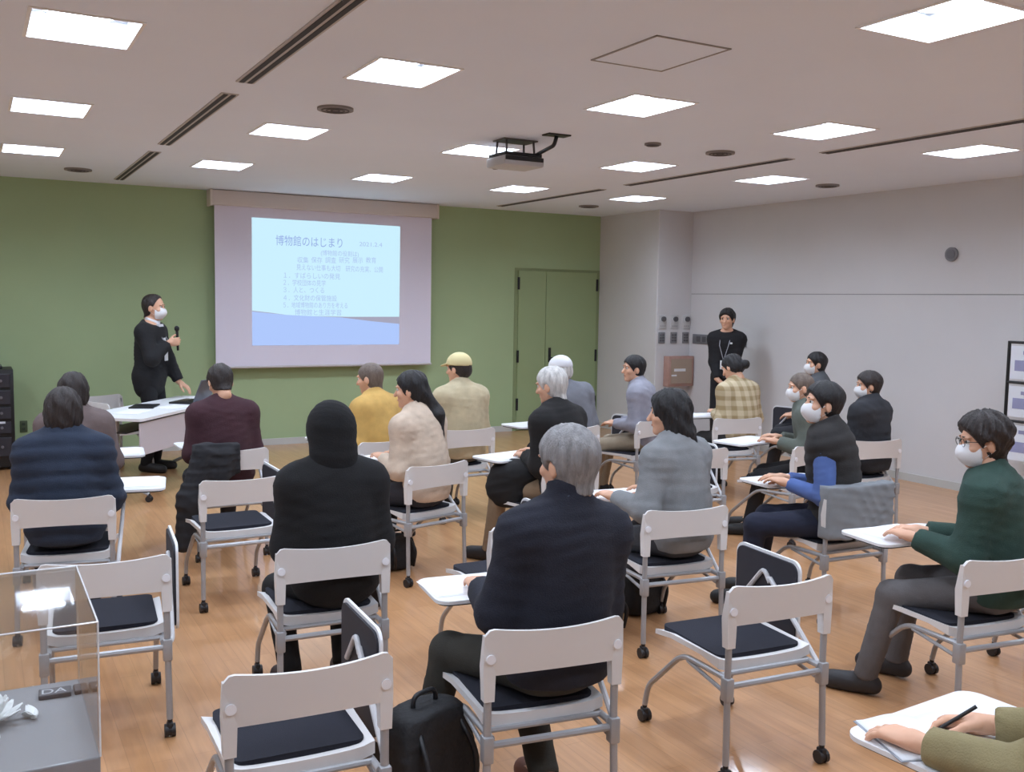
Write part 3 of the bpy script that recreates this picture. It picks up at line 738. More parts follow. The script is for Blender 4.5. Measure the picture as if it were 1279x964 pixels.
def brow_sdf(P): return np.minimum(sdf_rc(P, (.016, .091, .034), (.046, .078, .034), .0035, .0025), sdf_rc(P, (-.016, .091, .034), (-.046, .078, .034), .0035, .0025))
BROW = surfnet(brow_sdf, (-.06, .06, .02), (.06, .105, .05), .004)
MOUTH = surfnet(lambda P: sdf_el(P, (0, .089, -.058), (.019, .006, .0045)), (-.025, .075, -.07), (.025, .1, -.045), .003)
def mask_sdf(P):
    d = sm(sdf_el(P, (0, .022, -.045), (.066, .075, .082)), sdf_el(P, (0, .056, -.040), (.050, .066, .050)), .035)
    d = np.maximum(d, plane(P, (0, .094, .0), (0, .25, .97))); d = np.maximum(d, -(P[1]-.030)+0*P[0]+0*P[2]); d = np.maximum(d, -(P[2]+.104)+0*P[0])
    for s in (-1, 1):
        d = np.minimum(d, sdf_rc(P, (s*.066, .035, -.02), (s*.081, -.016, .012), .0028, .0028))
        d = np.minimum(d, sdf_rc(P, (s*.058, .035, -.075), (s*.083, -.020, -.03), .0028, .0028))
    return d
MASK = surfnet(mask_sdf, (-.11, -.06, -.13), (.11, .145, .04), .0056)

def strands(P, amp, seed, wave=0.):
    rs = np.random.RandomState(seed)
    th = np.arctan2(P[0]+0*P[2], -(P[1]+.01)+0*P[2]); z = P[2]
    return F32(amp)*(np.sin(th*F32(13)+z*F32(22)+F32(rs.uniform(0, 6)))*.5+np.sin(th*F32(23)-z*F32(35+wave*90)+F32(rs.uniform(0, 6)))*.35+np.sin(th*F32(7)+z*F32(60+wave*60))*.4)
def face_cut(P, fy=.086, fz=.072, by=.012, bz=-.045):
    d = np.array([fy-by, fz-bz]); n = np.array([d[1], -d[0]])/np.hypot(*d)
    return (P[1]-F32(fy))*F32(n[0])+(P[2]-F32(fz))*F32(n[1])+0*P[0]
def hair_sdf(style, seed=0):
    def f(P):
        base = sdf_el(P, (0, -.014, .034), (.084, .104, .096))
        st = strands(P, .004, seed)
        if style in ('short', 'buzz', 'receding', 'thick', 'wavy'):
            g = {'short': .011, 'buzz': .004, 'receding': .008, 'thick': .017, 'wavy': .026}[style]
            sk = sm(sdf_el(P, (0, -.012, .026), (.075, .096, .090)), sdf_rc(P, (0, -.026, -.03), (0, -.040, -.125), .056, .048), .04)
            tz = np.clip((P[2]+.095)/.15, 0, 1); tz = tz*tz*(3-2*tz)
            d = sk-.003-g*(.12+.88*tz)
            d = d-st*(2.4 if style == 'wavy' else (.2 if style == 'buzz' else .9))*(.2+.8*tz)
            if style == 'wavy': d = d-strands(P, .006, seed+5, .6)
            d = np.maximum(d, face_cut(P, *{'receding': (.055, .100, .0, -.04)}.get(style, (.086, .074, .012, -.045))))
            d = np.maximum(d, -(P[2]+(.088 if style != 'wavy' else .10))+.45*(P[1]+.05)+0*P[0])
            for s in (-1, 1): d = smx(d, -sdf_el(P, (s*.09, .004, -.018), (.030, .026, .036)), .008)
            return d
        if style == 'bob':
            d = sm(base-.008, sdf_el(P, (0, -.030, -.040), (.099, .088, .118)), .04)
            d = d-st*1.5; d = np.maximum(d, smx(face_cut(P, .090, .066, .036, -.16), face_cut(P, .09, .066, .036, -.16), .01))
            return np.maximum(d, -(P[2]+.150)+0*P[0]+0*P[1])
        if style == 'long':
            d = sm(base-.008, sdf_el(P, (0, -.040, -.070), (.104, .084, .17)), .04)
            d = sm(d, sdf_rc(P, (-.02, -.085, -.12), (-.04, -.13, -.30), .055, .022), .04); d = sm(d, sdf_rc(P, (.05, -.06, -.12), (.09, -.06, -.29), .035, .014), .03)
            d = d-st*1.6; return np.maximum(d, face_cut(P, .090, .066, .040, -.2))
        if style == 'ponytail':
            d = sm(base-.004, sdf_el(P, (0, -.06, -.03), (.075, .06, .07)), .03)
            d = np.maximum(d, face_cut(P, .086, .076, .0, -.06))
            d = sm(d, sdf_rc(P, (.0, -.095, -.02), (.02, -.16, -.17), .036, .045), .03); d = sm(d, sdf_rc(P, (.02, -.16, -.17), (.035, -.165, -.36), .045, .028), .03)
            return d-st*1.2
        if style == 'bun':
            d = np.maximum(sm(base-.003, sdf_el(P, (0, -.05, -.02), (.078, .06, .065)), .03), face_cut(P, .086, .076, .0, -.06))
            return sm(d, sdf_el(P, (.03, -.125, -.015), (.046, .042, .046)), .012)-st
        if style == 'underhat':
            d = sm(base-.001, sdf_el(P, (0, -.055, -.028), (.070, .055, .055)), .03); d = np.maximum(d, face_cut(P)); d = np.maximum(d, (P[2]-.03)+0*P[0]+0*P[1])
            return np.maximum(d-st*.5, -(P[2]+.075)+.3*(P[1]+.05)+0*P[0])
        if style == 'hood':
            d = sdf_el(P, (0, -.022, .018), (.112, .128, .132)); d = sm(d, sdf_el(P, (0, -.055, -.10), (.105, .095, .09)), .05)
            d = sm(d, sdf_el(P, (0, -.03, -.19), (.15, .10, .06)), .06)
            return np.maximum(d-wrinkle(P, 5, .004, .11), face_cut(P, .085, .10, .065, -.2))
        if style == 'cap':
            d = sdf_el(P, (0, -.012, .040), (.092, .110, .094)); d = np.maximum(d, -(P[2]-.030)+.12*P[1]+0*P[0])
            br = np.maximum(sdf_el(P, (0, .085, .046), (.080, .088, .030)), np.maximum(P[2]-.050+.25*(P[1]-.08)+0*P[0], -(P[2]-.040+.25*(P[1]-.08)+0*P[0])))
            return np.minimum(d, br)
    return f
HAIR_BB = {'long': ((-.15, -.20, -.36), (.15, .13, .16)), 'ponytail': ((-.12, -.24, -.42), (.12, .13, .16)), 'hood': ((-.19, -.18, -.28), (.19, .13, .18)),
           'cap': ((-.13, -.15, -.02), (.13, .20, .16)), 'bun': ((-.12, -.19, -.13), (.12, .13, .16)), 'bob': ((-.14, -.16, -.19), (.14, .13, .17))}
_hc = {}
def hair_part(style, seed):
    if (style, seed) not in _hc:
        lo, hi = HAIR_BB.get(style, ((-.13, -.16, -.13), (.13, .13, .18)))
        _hc[(style, seed)] = surfnet(hair_sdf(style, seed), lo, hi, .0068)
    return _hc[(style, seed)]

# --- hand: wrist at origin, fingers towards +Y, palm facing -Z, thumb at +X
def hand_sdf(curl, spread=.12, pinch=0.):
    bones = []
    for k, (x, L) in enumerate(((.030, .070), (.010, .078), (-.010, .073), (-.029, .058))):
        c = curl*(1+.08*k); a = spread*(x/.03)*.5
        if pinch and k == 0: c = pinch
        p = np.array([x, .088-.004*abs(k-1), .0]); ang = 0.
        for seg, fr in enumerate((.45, .31, .24)):
            ang += c*(.75, 1.0, .75)[seg]
            q = p+L*fr*np.array([math.sin(a)*math.cos(ang), math.cos(a)*math.cos(ang), -math.sin(ang)])
            bones.append((p, q, (.0088, .0080, .0072)[seg], (.0082, .0074, .0062)[seg])); p = q
    tp = np.array([.026, .022, -.006]); t1 = tp+np.array([.028, .030, -.012]); t2 = t1+np.array([.012, .028, -.010])*(1-.2*min(1, curl)); t3 = t2+np.array([.000-.012*min(1, curl), .024, -.010])
    if pinch: t2 = t1+np.array([.004, .028, -.016]); t3 = t2+np.array([-.008, .022, -.012])
    th = [(tp, t1, .015, .011), (t1, t2, .0105, .0092), (t2, t3, .0092, .0070)]
    def f(P):
        d = sdf_el(P, (0, .052, 0), (.041, .056, .0165)); d = sm(d, sdf_rc(P, (0, -.03, 0), (0, .02, 0), .024, .026), .02)
        for x in (.029, .010, -.010, -.028): d = sm(d, sdf_rc(P, (x*.6, .03, 0), (x, .086, 0.001), .012, .0098), .010)
        for a, b, r1, r2 in bones: d = sm(d, sdf_rc(P, a, b, r1, r2), .003)
        for a, b, r1, r2 in th: d = sm(d, sdf_rc(P, a, b, r1, r2), .005)
        return d
    return f
HANDS = {'relaxed': surfnet(hand_sdf(.32), (-.06, -.06, -.09), (.09, .18, .03), .0042),
         'grip': surfnet(hand_sdf(1.15, .0), (-.06, -.06, -.09), (.09, .18, .03), .0042),
         'write': surfnet(hand_sdf(.85, .02, .60), (-.06, -.06, -.09), (.09, .18, .03), .0040)}

def rotm(ax, a):
    c, s = math.cos(a), math.sin(a)
    return np.array({'x': [[1, 0, 0], [0, c, -s], [0, s, c]], 'y': [[c, 0, s], [0, 1, 0], [-s, 0, c]], 'z': [[c, -s, 0], [s, c, 0], [0, 0, 1]]}[ax], float)
def ik(a, c, l1, l2, pole):
    a = np.array(a, float); c = np.array(c, float); d = c-a; L = np.linalg.norm(d); Lm = (l1+l2)*.995
    if L > Lm: c = a+d/L*Lm; d = c-a; L = Lm
    L = max(L, abs(l1-l2)+.01)
    x = (l1*l1-l2*l2+L*L)/(2*L); hh = math.sqrt(max(0, l1*l1-x*x)); u = d/np.linalg.norm(d)
    p = np.array(pole, float); p = p-u*(p @ u); p /= np.linalg.norm(p)+1e-9
    return a+u*x+p*hh, c
M_SKIN = mat('skin', (222, 172, 142), .55, var=.06, vscale=25)
M_EYE = mat('eye_white', (225, 222, 218), .3); M_IRIS = mat('eye_dark', (36, 26, 22), .2); M_LIP = mat('lip', (178, 112, 100), .5)
HAIRCOL = {'black': (26, 24, 26), 'brown': (44, 36, 34), 'grey': (138, 136, 136), 'white': (205, 202, 198), 'greybrown': (112, 98, 88)}
def hair_mat(c):
    return mat('hair_'+c, HAIRCOL[c], .5, var=.35, vscale=9, bump=.6, bscale=40, stretch=(6, 6, 1))
PEOPLE = {}
def person(key, label, pos, yaw, s=.96, stand=False, lean=6., side=0., twist=0., head=(0., 5.), hair=('short', 'black'), mask=False, cap=None,
           top=(40, 40, 44), tmat=None, thick=.013, puffy=0., wr=.004, collar=.03, bottom=(44, 44, 48), shoes=(30, 28, 28), sleeve=None, vest=None,
           hl=None, hr=None, hlm='relaxed', hrm='relaxed', palml=(0, 0, -1), palmr=(0, 0, -1), hdl=None, hdr=None, fl=None, fr=None, poleL=None, poleR=None,
           hem=.055, vox=.012, hscale=1., width=1., glasses=False, seat=.44, headoff=(0, 0, 0), longcoat=0., seed=None, skin=None):
    seed = seed if seed is not None else (sum(ord(c)*(i+3) for i, c in enumerate(key)) % 1000)
    S = s
    pel = np.array([0, 0, .90*S]) if stand else np.array([0, .150, seat+.098*S])
    le, si = math.radians(lean), math.radians(side)
    def frame(k): return rotm('y', si*k) @ rotm('x', -le*k) @ rotm('z', math.radians(twist)*min(k, 1))
    R1, R2, R3 = frame(.6), frame(1.), frame(1.35)
    up = np.array([0, 0, 1.])
    wa = pel+.165*S*(R1 @ up); ch = wa+.175*S*(R2 @ up); nb = ch+.165*S*(R3 @ up)
    hd_dir = R3 @ up*.6+up*.4+np.array([0, .10, 0]); hc = nb+.150*S*hd_dir/np.linalg.norm(hd_dir)+np.array(headoff)
    shw = .160*S*width
    sh = {q: ch+.082*S*(R2 @ up)+q*shw*(R2 @ np.array([1., 0, 0])) for q in (-1, 1)}
    hip = {q: pel+np.array([q*.088*S, .01, -.012]) for q in (-1, 1)}
    la1, la2, ll1, ll2 = .272*S, .248*S, .415*S, .405*S
    if stand:
        dh = {-1: np.array([-.24*S, .05, .78*S]), 1: np.array([.24*S, .05, .78*S])}; df = {-1: np.array([-.10, .0, .08]), 1: np.array([.10, .0, .08])}
    else:
        dh = {-1: np.array([-.10, .42, .715]), 1: np.array([.10, .42, .715])}; df = {-1: np.array([-.12, .60, .085]), 1: np.array([.12, .60, .085])}
    hands = {-1: np.array(hl if hl is not None else dh[-1], float), 1: np.array(hr if hr is not None else dh[1], float)}
    feet = {-1: np.array(fl if fl is not None else df[-1], float), 1: np.array(fr if fr is not None else df[1], float)}
    pa = {-1: poleL or (-.34, -.5, -.8), 1: poleR or (.34, -.5, -.8)}
    el, wrp, kn, an = {}, {}, {}, {}
    for q in (-1, 1):
        el[q], wrp[q] = ik(sh[q], hands[q], la1, la2, pa[q])
        kn[q], an[q] = ik(hip[q], feet[q], ll1, ll2, (q*.15, 1, .6) if not stand else (0, 1, 0))
    # ---- skin body
    def torso(P, g, hips=True, shk=1.):
        d = sdf_el(P, ch+np.array([0, 0, .01]), ((.162*width+g)*S, (.110+g)*S, (.185+g)*S), R2)
        d = sm(d, sdf_el(P, wa, ((.150*width+g)*S, (.106+g)*S, (.17+g)*S), R1), .07)
        if hips: d = sm(d, sdf_el(P, pel+np.array([0, 0, .005]), ((.168*width+g)*S, (.118+g)*S, (.105+g)*S)), .06)
        mid = (sh[-1]+sh[1])/2
        d = sm(d, sdf_rc(P, mid+(sh[-1]-mid)*shk, mid+(sh[1]-mid)*shk, (.054+g*.8)*S, (.054+g*.8)*S), .07)
        for q in (-1, 1): d = sm(d, sdf_rc(P, nb+np.array([0, -.005, -.02]), mid+(sh[q]-mid)*shk+np.array([0, 0, .006]), (.050+g*.7)*S, (.044+g*.8)*S), .06)
        return d
    def body_f(P):
        d = torso(P, -.006)
        d = sm(d, sdf_rc(P, nb, hc+np.array([0, -.02, -.06]), .054*S, .050*S), .04)
        for q in (-1, 1):
            d = sm(d, sdf_rc(P, sh[q], el[q], .046*S, .038*S), .03); d = sm(d, sdf_rc(P, el[q], wrp[q], .038*S, .025*S), .02)
            d = sm(d, sdf_rc(P, hip[q], kn[q], .078*S, .055*S), .04); d = sm(d, sdf_rc(P, kn[q], an[q], .053*S, .036*S), .03)
            d = sm(d, sdf_rc(P, an[q], an[q]+np.array([0, .12*S, -.045]), .034*S, .026*S), .03)
        return d
    pts = np.array([pel, wa, ch, nb, hc]+[x[q] for x in (sh, el, wrp, hip, kn, an) for q in (-1, 1)])
    lo, hi = pts.min(0)-.17, pts.max(0)+.17
    lo[2] = max(lo[2], 0.)
    bv = surfnet(body_f, lo, hi, .019)
    hy, hp = math.radians(head[0]), math.radians(head[1]); HR = rotm('z', hy) @ rotm('x', -hp)
    if len(head) > 2: HR = rotm('y', math.radians(head[2])) @ HR
    HM = np.eye(4); HM[:3, :3] = HR*S*hscale; HM[:3, 3] = hc
    parts = [(*bv, 0), (*xf(HEAD, HM), 0)]+[(*xf(e, HM), 1) for e in EYES]+[(*xf(e, HM), 2) for e in IRIS]+[(*xf(BROW, HM), 3)]
    if not mask: parts.append((*xf(MOUTH, HM), 4))
    hinfo = {}
    for q, mode, pal, hd in ((-1, hlm, palml, hdl), (1, hrm, palmr, hdr)):
        fa = (wrp[q]-el[q]); fa /= np.linalg.norm(fa)
        yv = np.array(hd, float) if hd is not None else fa*.7+np.array([-q*.1, .25, 0]); yv /= np.linalg.norm(yv)
        zv = -np.array(pal, float); zv = zv-yv*(zv @ yv); zv /= np.linalg.norm(zv)+1e-9; xv = np.cross(yv, zv)
        # canonical is a left hand (thumb at +X, palm down); mirror it for the right one
        M4 = np.eye(4); M4[:3, 0] = xv*(1 if q < 0 else -1); M4[:3, 1] = yv; M4[:3, 2] = zv; M4[:3, :3] *= S*.98; M4[:3, 3] = wrp[q]+fa*.01
        v, f = xf(HANDS[mode], M4)
        parts.append((v, f[:, ::-1] if q > 0 else f, 0)); hinfo[q] = M4
    hm = hair_mat(hair[1] if hair else 'black')
    root = np_mesh('person', parts, [skin or M_SKIN, M_EYE, M_IRIS, hm, M_LIP])
    tag(root, label, 'person')
    root.location = (pos[0], pos[1], 0); root.rotation_euler = (0, 0, math.radians(yaw))
    def child(name, f, lo, hi, h, m):
        v, fc = surfnet(f, lo, hi, h)
        return np_mesh(name, [(v, fc, 0)], [m], root) if len(v) else None
    # ---- hair and headwear
    if hair and hair[0] == 'hood':
        v, f = xf(hair_part('hood', seed), HM); np_mesh('hood', [(v, f, 0)], [mat('hood_%d%d%d' % top, top, .95, bump=.2, bscale=120)], root)
    elif hair:
        v, f = xf(hair_part('underhat' if cap else hair[0], seed % 3), HM); np_mesh('hair', [(v, f, 0)], [hm], root)
    if cap:
        v, f = xf(hair_part('cap', 0), HM); np_mesh('cap', [(v, f, 0)], [mat('cap_%d%d%d' % cap, cap, .9)], root)
    if mask:
        v, f = xf(MASK, HM); np_mesh('face_mask', [(v, f, 0)], [mat('mask_white', (236, 236, 238), .8)], root)
    if glasses:
        g = MB()
        for q in (-1, 1):
            g.tube([(q*.031+.023*math.cos(a*math.pi/8), .098, .010+.018*math.sin(a*math.pi/8)) for a in range(17)], .0016, 5, False)
            g.tube([(q*.054, .096, .016), (q*.078, .06, .014), (q*.082, -.015, .010)], .0016, 5)
        g.tube([(-.008, .100, .014), (.008, .100, .014)], .0016, 5)
        g.v = [tuple(HM[:3, :3] @ np.array(p)+HM[:3, 3]) for p in g.v]
        g.build('glasses', M_BLACK, root)
    # ---- clothing
    tm = tmat or mat('cloth_%d%d%d' % top, top, .92, var=.12, vscale=14, bump=.25, bscale=220)
    g = thick
    hem_p = pel+np.array([0, 0, -hem])
    def top_f(P, sleeves=True):
        d = torso(P, g, True, 1. if sleeves else .86)
        if stand and longcoat:
            d = sm(d, sdf_rc(P, pel+np.array([-.06, 0, 0]), pel+np.array([-.06, 0, -longcoat]), .112*S, .112*S), .06); d = sm(d, sdf_rc(P, pel+np.array([.06, 0, 0]), pel+np.array([.06, 0, -longcoat]), .112*S, .112*S), .06)
        d = sm(d, sdf_rc(P, nb+np.array([0, 0, -.02]), nb+(hc-nb)*.30+np.array([0, -.004, collar-.03]), .060*S+g*.6, .058*S+g*.5), .025)
        d = np.maximum(d, plane(P, nb+(hc-nb)*.22+np.array([0, 0, collar]), (hc-nb)/np.linalg.norm(hc-nb)+np.array([0, .25, 0])))
        d = np.maximum(d, plane(P, hem_p, (0, 0, -1)))
        if sleeves:
            for q in (-1, 1):
                a = sm(sdf_rc(P, sh[q], el[q], (.054+g*.9)*S, (.046+g)*S), sdf_rc(P, el[q], wrp[q], (.046+g)*S, (.032+g*.7)*S), .03)
                fa = (wrp[q]-el[q])/np.linalg.norm(wrp[q]-el[q])
                d = sm(d, np.maximum(a, plane(P, wrp[q]-fa*.015, fa)), .045)
        if puffy: d = d-F32(puffy)*np.abs(np.sin((P[2]*F32(1.)+P[1]*F32(.25)+0*P[0])*F32(math.pi/.075)))
        return d-wrinkle(P, seed, wr, .10)
    tp = np.array([pel, wa, ch, nb, hc-np.array([0, 0, .1])]+[x[q] for x in (sh, el, wrp) for q in (-1, 1)])
    lo, hi = tp.min(0)-.16-g, tp.max(0)+.15+g; lo[2] = max(lo[2], pel[2]-hem-.03)
    if vest is not None:
        child('vest', lambda P: top_f(P, False), lo, hi, vox, tm)
        sm_ = mat('cloth_%d%d%d' % sleeve, sleeve, .9, var=.1, vscale=14)
        for q in (-1, 1):
            fa = (wrp[q]-el[q])/np.linalg.norm(wrp[q]-el[q])
            pp = np.array([sh[q], el[q], wrp[q]])
            child('sleeve', lambda P: np.maximum(sm(sdf_rc(P, sh[q], el[q], .066*S, .054*S), sdf_rc(P, el[q], wrp[q], .050*S, .038*S), .02), plane(P, wrp[q]-fa*.015, fa))-wrinkle(P, seed+q, .004, .08), pp.min(0)-.09, pp.max(0)+.09, .011, sm_)
    else:
        child('jacket', top_f, lo, hi, vox, tm)
    bmt = mat('cloth_%d%d%d' % bottom, bottom, .92, var=.1, vscale=14, bump=.2, bscale=220)
    def bot_f(P):
        d = sdf_el(P, pel+np.array([0, 0, -.002]), (.172*S*width, .124*S, .108*S))
        for q in (-1, 1):
            a = sm(sdf_rc(P, hip[q], kn[q], .086*S, .064*S), sdf_rc(P, kn[q], an[q], .062*S, .052*S), .03)
            ad = (an[q]-kn[q])/np.linalg.norm(an[q]-kn[q])
            d = sm(d, np.maximum(a, plane(P, an[q]+ad*.015, ad)), .03)
        d = np.maximum(d, plane(P, pel+np.array([0, 0, .085]), (0, 0, 1)))
        return d-wrinkle(P, seed+7, .004, .09)
    bp = np.array([pel]+[x[q] for x in (hip, kn, an) for q in (-1, 1)])
    child('trousers', bot_f, bp.min(0)-.15, bp.max(0)+.15, vox+.001, bmt)
    smt = mat('shoe_%d%d%d' % shoes, shoes, .6)
    for q in (-1, 1):
        a = an[q]; sd = kn[q]-a; fd = np.array([q*.12, 1., 0]); fd /= np.linalg.norm(fd)
        heel = np.array([a[0], a[1], max(.045, a[2]-.045)])-fd*.035*S; toe = heel+fd*.205*S; toe[2] = .035+(heel[2]-.045)*.2
        child('shoe', lambda P: np.maximum(sm(sm(sdf_rc(P, heel, toe, .042*S, .040*S), sdf_rc(P, heel+fd*.09*S, toe-fd*.03, .045*S, .044*S), .02), sdf_rc(P, a, a+np.array([0, 0, -.02]), .045*S, .045*S), .03), -P[2]+.003+0*P[0]+0*P[1]),
              np.minimum(heel, toe)-np.array([.09, .09, .06]), np.maximum(heel, toe)+np.array([.09, .09, .12]), .010, smt)
    PEOPLE[key] = dict(root=root, hc=hc, HM=HM, nb=nb, ch=ch, wr=wrp, hand=hinfo, pel=pel, R2=R2)
    return root
def local(key, p):
    r = PEOPLE[key]['root']; a = r.rotation_euler[2]
    return (r.location.x+math.cos(a)*p[0]-math.sin(a)*p[1], r.location.y+math.sin(a)*p[0]+math.cos(a)*p[1], p[2])

SHIFT = {'C3': (.10, -.02), 'C7': (.05, 0), 'C6': (.03, 0), 'C20': (.08, 0), 'C9': (.02, 0), 'C21': (.10, 0), 'C10': (.06, 0), 'C11': (.05, 0), 'C12': (.12, 0), 'C22': (.12, 0),
         'C23': (.16, 0), 'C13': (.14, 0), 'C15': (.22, 0), 'C19': (.27, 0), 'C24': (.32, 0), 'C16': (.11, 0), 'C17': (.16, 0), 'C5': (.21, 0)}
def seat_of(key, dx=0., dy=0., shift=True):
    p = at_chair(key, dx, dy, 0); q = SHIFT.get(key, (0, 0)) if shift else (0, 0); return (p[0]+q[0], p[1]+q[1])
LAPL, LAPR = (-.09, .40, .645), (.09, .40, .645)
def build_people():
    P = person
    P('P12', 'grey-haired man in navy jacket seen from behind in the centre foreground', seat_of('C3'), 0, s=.98, lean=2, side=4, head=(16, 6), hair=('thick', 'grey'), mask=False,
      top=(30, 32, 44), thick=.024, wr=.005, collar=.06, bottom=(50, 48, 42), shoes=(120, 74, 58), fl=(-.30, .56, .085), fr=(.02, .26, .10), hl=(-.14, .44, .715), vox=.011, width=1.02)
    P('P6', 'person in black hooded coat seen from behind in the left middle', seat_of('C7'), -4, s=.93, lean=8, head=(0, 6), hair=('hood', 'black'), top=(18, 18, 20), thick=.036, wr=.005,
      hem=.11, bottom=(16, 16, 18), shoes=(58, 44, 42), hl=LAPL, hr=LAPR, fl=(-.16, .30, .10), fr=(.08, .32, .10), vox=.012)
    P('P3', 'person with brown bobbed hair in navy blue padded jacket at left', seat_of('C6', -.03), -6, s=.90, lean=8, head=(-4, 10), hair=('bob', 'brown'), top=(40, 50, 68), thick=.034, puffy=.009, wr=.004,
      bottom=(34, 36, 44), hl=LAPL, hr=(.14, .42, .66), width=1.0)
    P('P4', 'person with dark hair in taupe jacket at far left, partly hidden', seat_of('C20', -.02), -4, s=.89, lean=7, head=(-12, 8), hair=('bob', 'brown'), top=(112, 98, 96), thick=.03,
      bottom=(52, 50, 54), hl=LAPL, hr=(.16, .42, .66), vox=.014)
    P('P5', 'man in maroon sweater with bowed dark-haired head', seat_of('C9', -.02), 2, s=.94, lean=12, head=(4, 30), hair=('short', 'brown'), top=(66, 38, 46), thick=.022, collar=.02,
      bottom=(40, 40, 44), vox=.013, width=1.06)
    P('P7', 'man in yellow jacket with close-cropped hair', seat_of('C21', .0), 22, s=.94, lean=14, head=(24, 10), hair=('buzz', 'greybrown'), top=(208, 168, 96), thick=.022, bottom=(70, 66, 62), vox=.014)
    P('P8', 'woman in beige shirt with a long black ponytail', seat_of('C10', .0), 26, s=.95, lean=12, head=(26, 5), hair=('ponytail', 'black'), top=(206, 186, 166), thick=.016, wr=.006, bottom=(44, 42, 48), vox=.012)
    P('P9', 'man in beige cap and light beige shirt near the screen', seat_of('C11'), 6, s=.97, lean=7, head=(26, 6), hair=('short', 'brown'), cap=(222, 208, 158), top=(196, 182, 150), thick=.024, wr=.006, bottom=(96, 88, 76), vox=.014, width=1.05)
    P('P10', 'grey-haired elderly man in black jacket and tan trousers', seat_of('C12', -.02), 24, s=.98, lean=10, head=(10, 12), hair=('short', 'white'), mask=False, top=(26, 25, 26), thick=.026, collar=.03, bottom=(138, 116, 92), shoes=(40, 34, 34),
      fl=(-.16, .62, .085), fr=(.06, .60, .085), hl=(-.05, .42, .70), vox=.013, width=1.08)
    P('P11', 'man in white cap and grey jacket, half hidden behind the elderly man', seat_of('C22', .0), 6, s=.96, lean=10, side=-10, head=(15, 12), hair=('short', 'white'), cap=(226, 226, 230), top=(120, 122, 130), thick=.024, wr=.006, bottom=(70, 70, 74), vox=.014, width=1.05)
    P('P13', 'man in lavender grey shirt with black hair looking left', seat_of('C23'), 38, s=.95, lean=14, head=(38, 2), hair=('short', 'black'), top=(152, 152, 164), thick=.018, wr=.006, bottom=(150, 136, 116), hl=(-.08, .44, .66), hr=(.08, .44, .66), vox=.014)
    P('P14', 'woman in grey cardigan with long black hair looking left', seat_of('C13', .0), 12, s=.95, lean=10, head=(42, 4), hair=('long', 'black'), top=(132, 134, 136), thick=.020, wr=.005, bottom=(66, 66, 70), hl=(-.22, .42, .715), vox=.012)
    P('P15', 'person in tan plaid shirt with black hair in a low bun', seat_of('C15'), 2, s=.95, lean=16, head=(14, 28, 6), hair=('bun', 'black'), tmat=plaid_mat(), thick=.024, bottom=(60, 58, 58), vox=.014)
    P('P16', 'balding person in grey-green jacket with black trousers, writing', seat_of('C19'), 42, s=.90, lean=12, head=(20, 6), hair=('buzz', 'greybrown'), mask=True, top=(96, 102, 94), thick=.026, bottom=(32, 30, 32), hl=(-.16, .42, .715), vox=.014)
    P('P17', 'man in dark padded vest over blue sleeves holding a sheet', seat_of('C16', -.02, .02), 34, s=.97, lean=8, head=(30, -2), hair=('thick', 'black'), mask=True, top=(44, 42, 42), thick=.030, puffy=.007, vest=True, sleeve=(84, 108, 166), bottom=(36, 40, 58),
      hl=(-.10, .40, .72), hr=(.06, .44, .72), vox=.012)
    P('P18', 'masked man with dark hair in the far row by the white wall', seat_of('C24'), 40, s=.94, lean=6, head=(24, 0), hair=('short', 'black'), mask=True, top=(84, 86, 90), thick=.024, bottom=(50, 50, 54), hl=LAPL, hr=LAPR, vox=.015)
    P('P19', 'boyish person in short black jacket with brown hair by the white wall', seat_of('C17'), 12, s=.88, lean=4, head=(46, 4), hair=('thick', 'brown'), mask=True, top=(46, 47, 52), thick=.034, puffy=.004, bottom=(44, 44, 50), hl=LAPL, hr=LAPR, vox=.014)
    P('P20', 'person in dark green sweater with wavy dark hair at right', seat_of('C5', .02), 22, s=.94, lean=8, head=(34, 8), hair=('wavy', 'brown'), mask=True, top=(46, 70, 62), thick=.026, wr=.006, collar=.02, bottom=(96, 92, 92), shoes=(44, 42, 44), glasses=True,
      fl=(-.20, .62, .085), fr=(.10, .58, .085), hl=(-.14, .46, .715), hr=(.02, .47, .715), vox=.011)
    P('P21', 'note-taking person in olive shirt, only forearms showing at lower right', (2.15, .87), 2, s=.98, lean=4, head=(0, 20), hair=('short', 'black'), mask=True, top=(140, 128, 92), thick=.016, bottom=(60, 60, 62),
      hl=(-.27, .535, .712), hr=(-.06, .515, .72), hrm='write', hdl=(-.05, 1, -.05), hdr=(-.65, .75, -.05), palmr=(-.55, 0, -.8), vox=.012, hem=.1)
    P('P1', 'standing presenter in black suit and white mask speaking into a microphone', (1.47, 9.86), -122, s=1.02, stand=True, lean=4, head=(2, 4), hair=('receding', 'brown'), mask=True, top=(30, 30, 33), thick=.022, wr=.004, bottom=(26, 26, 29), hem=.20, collar=-.03,
      hr=(.03, .20, 1.24), hrm='grip', palmr=(-1, -.3, 0), hdr=(-.35, 1, .2), hl=(-.16, .26, .79), hdl=(0, .8, -.5), longcoat=.10, vox=.013, poleR=(.8, -.1, -.8), width=.93)
    P('P2', 'standing staff member in black jacket with name badge by the white wall', (7.57, 8.55), 128, s=.985, stand=True, lean=2, head=(-6, 4), hair=('thick', 'black'), mask=False, top=(28, 28, 32), thick=.020, wr=.004, collar=-.01, bottom=(30, 30, 34),
      hl=(-.05, .19, .83), hr=(.05, .20, .85), hlm='grip', hrm='grip', hdl=(.8, .3, -.5), hdr=(-.8, .3, -.5), vox=.013, width=.9)
build_people()

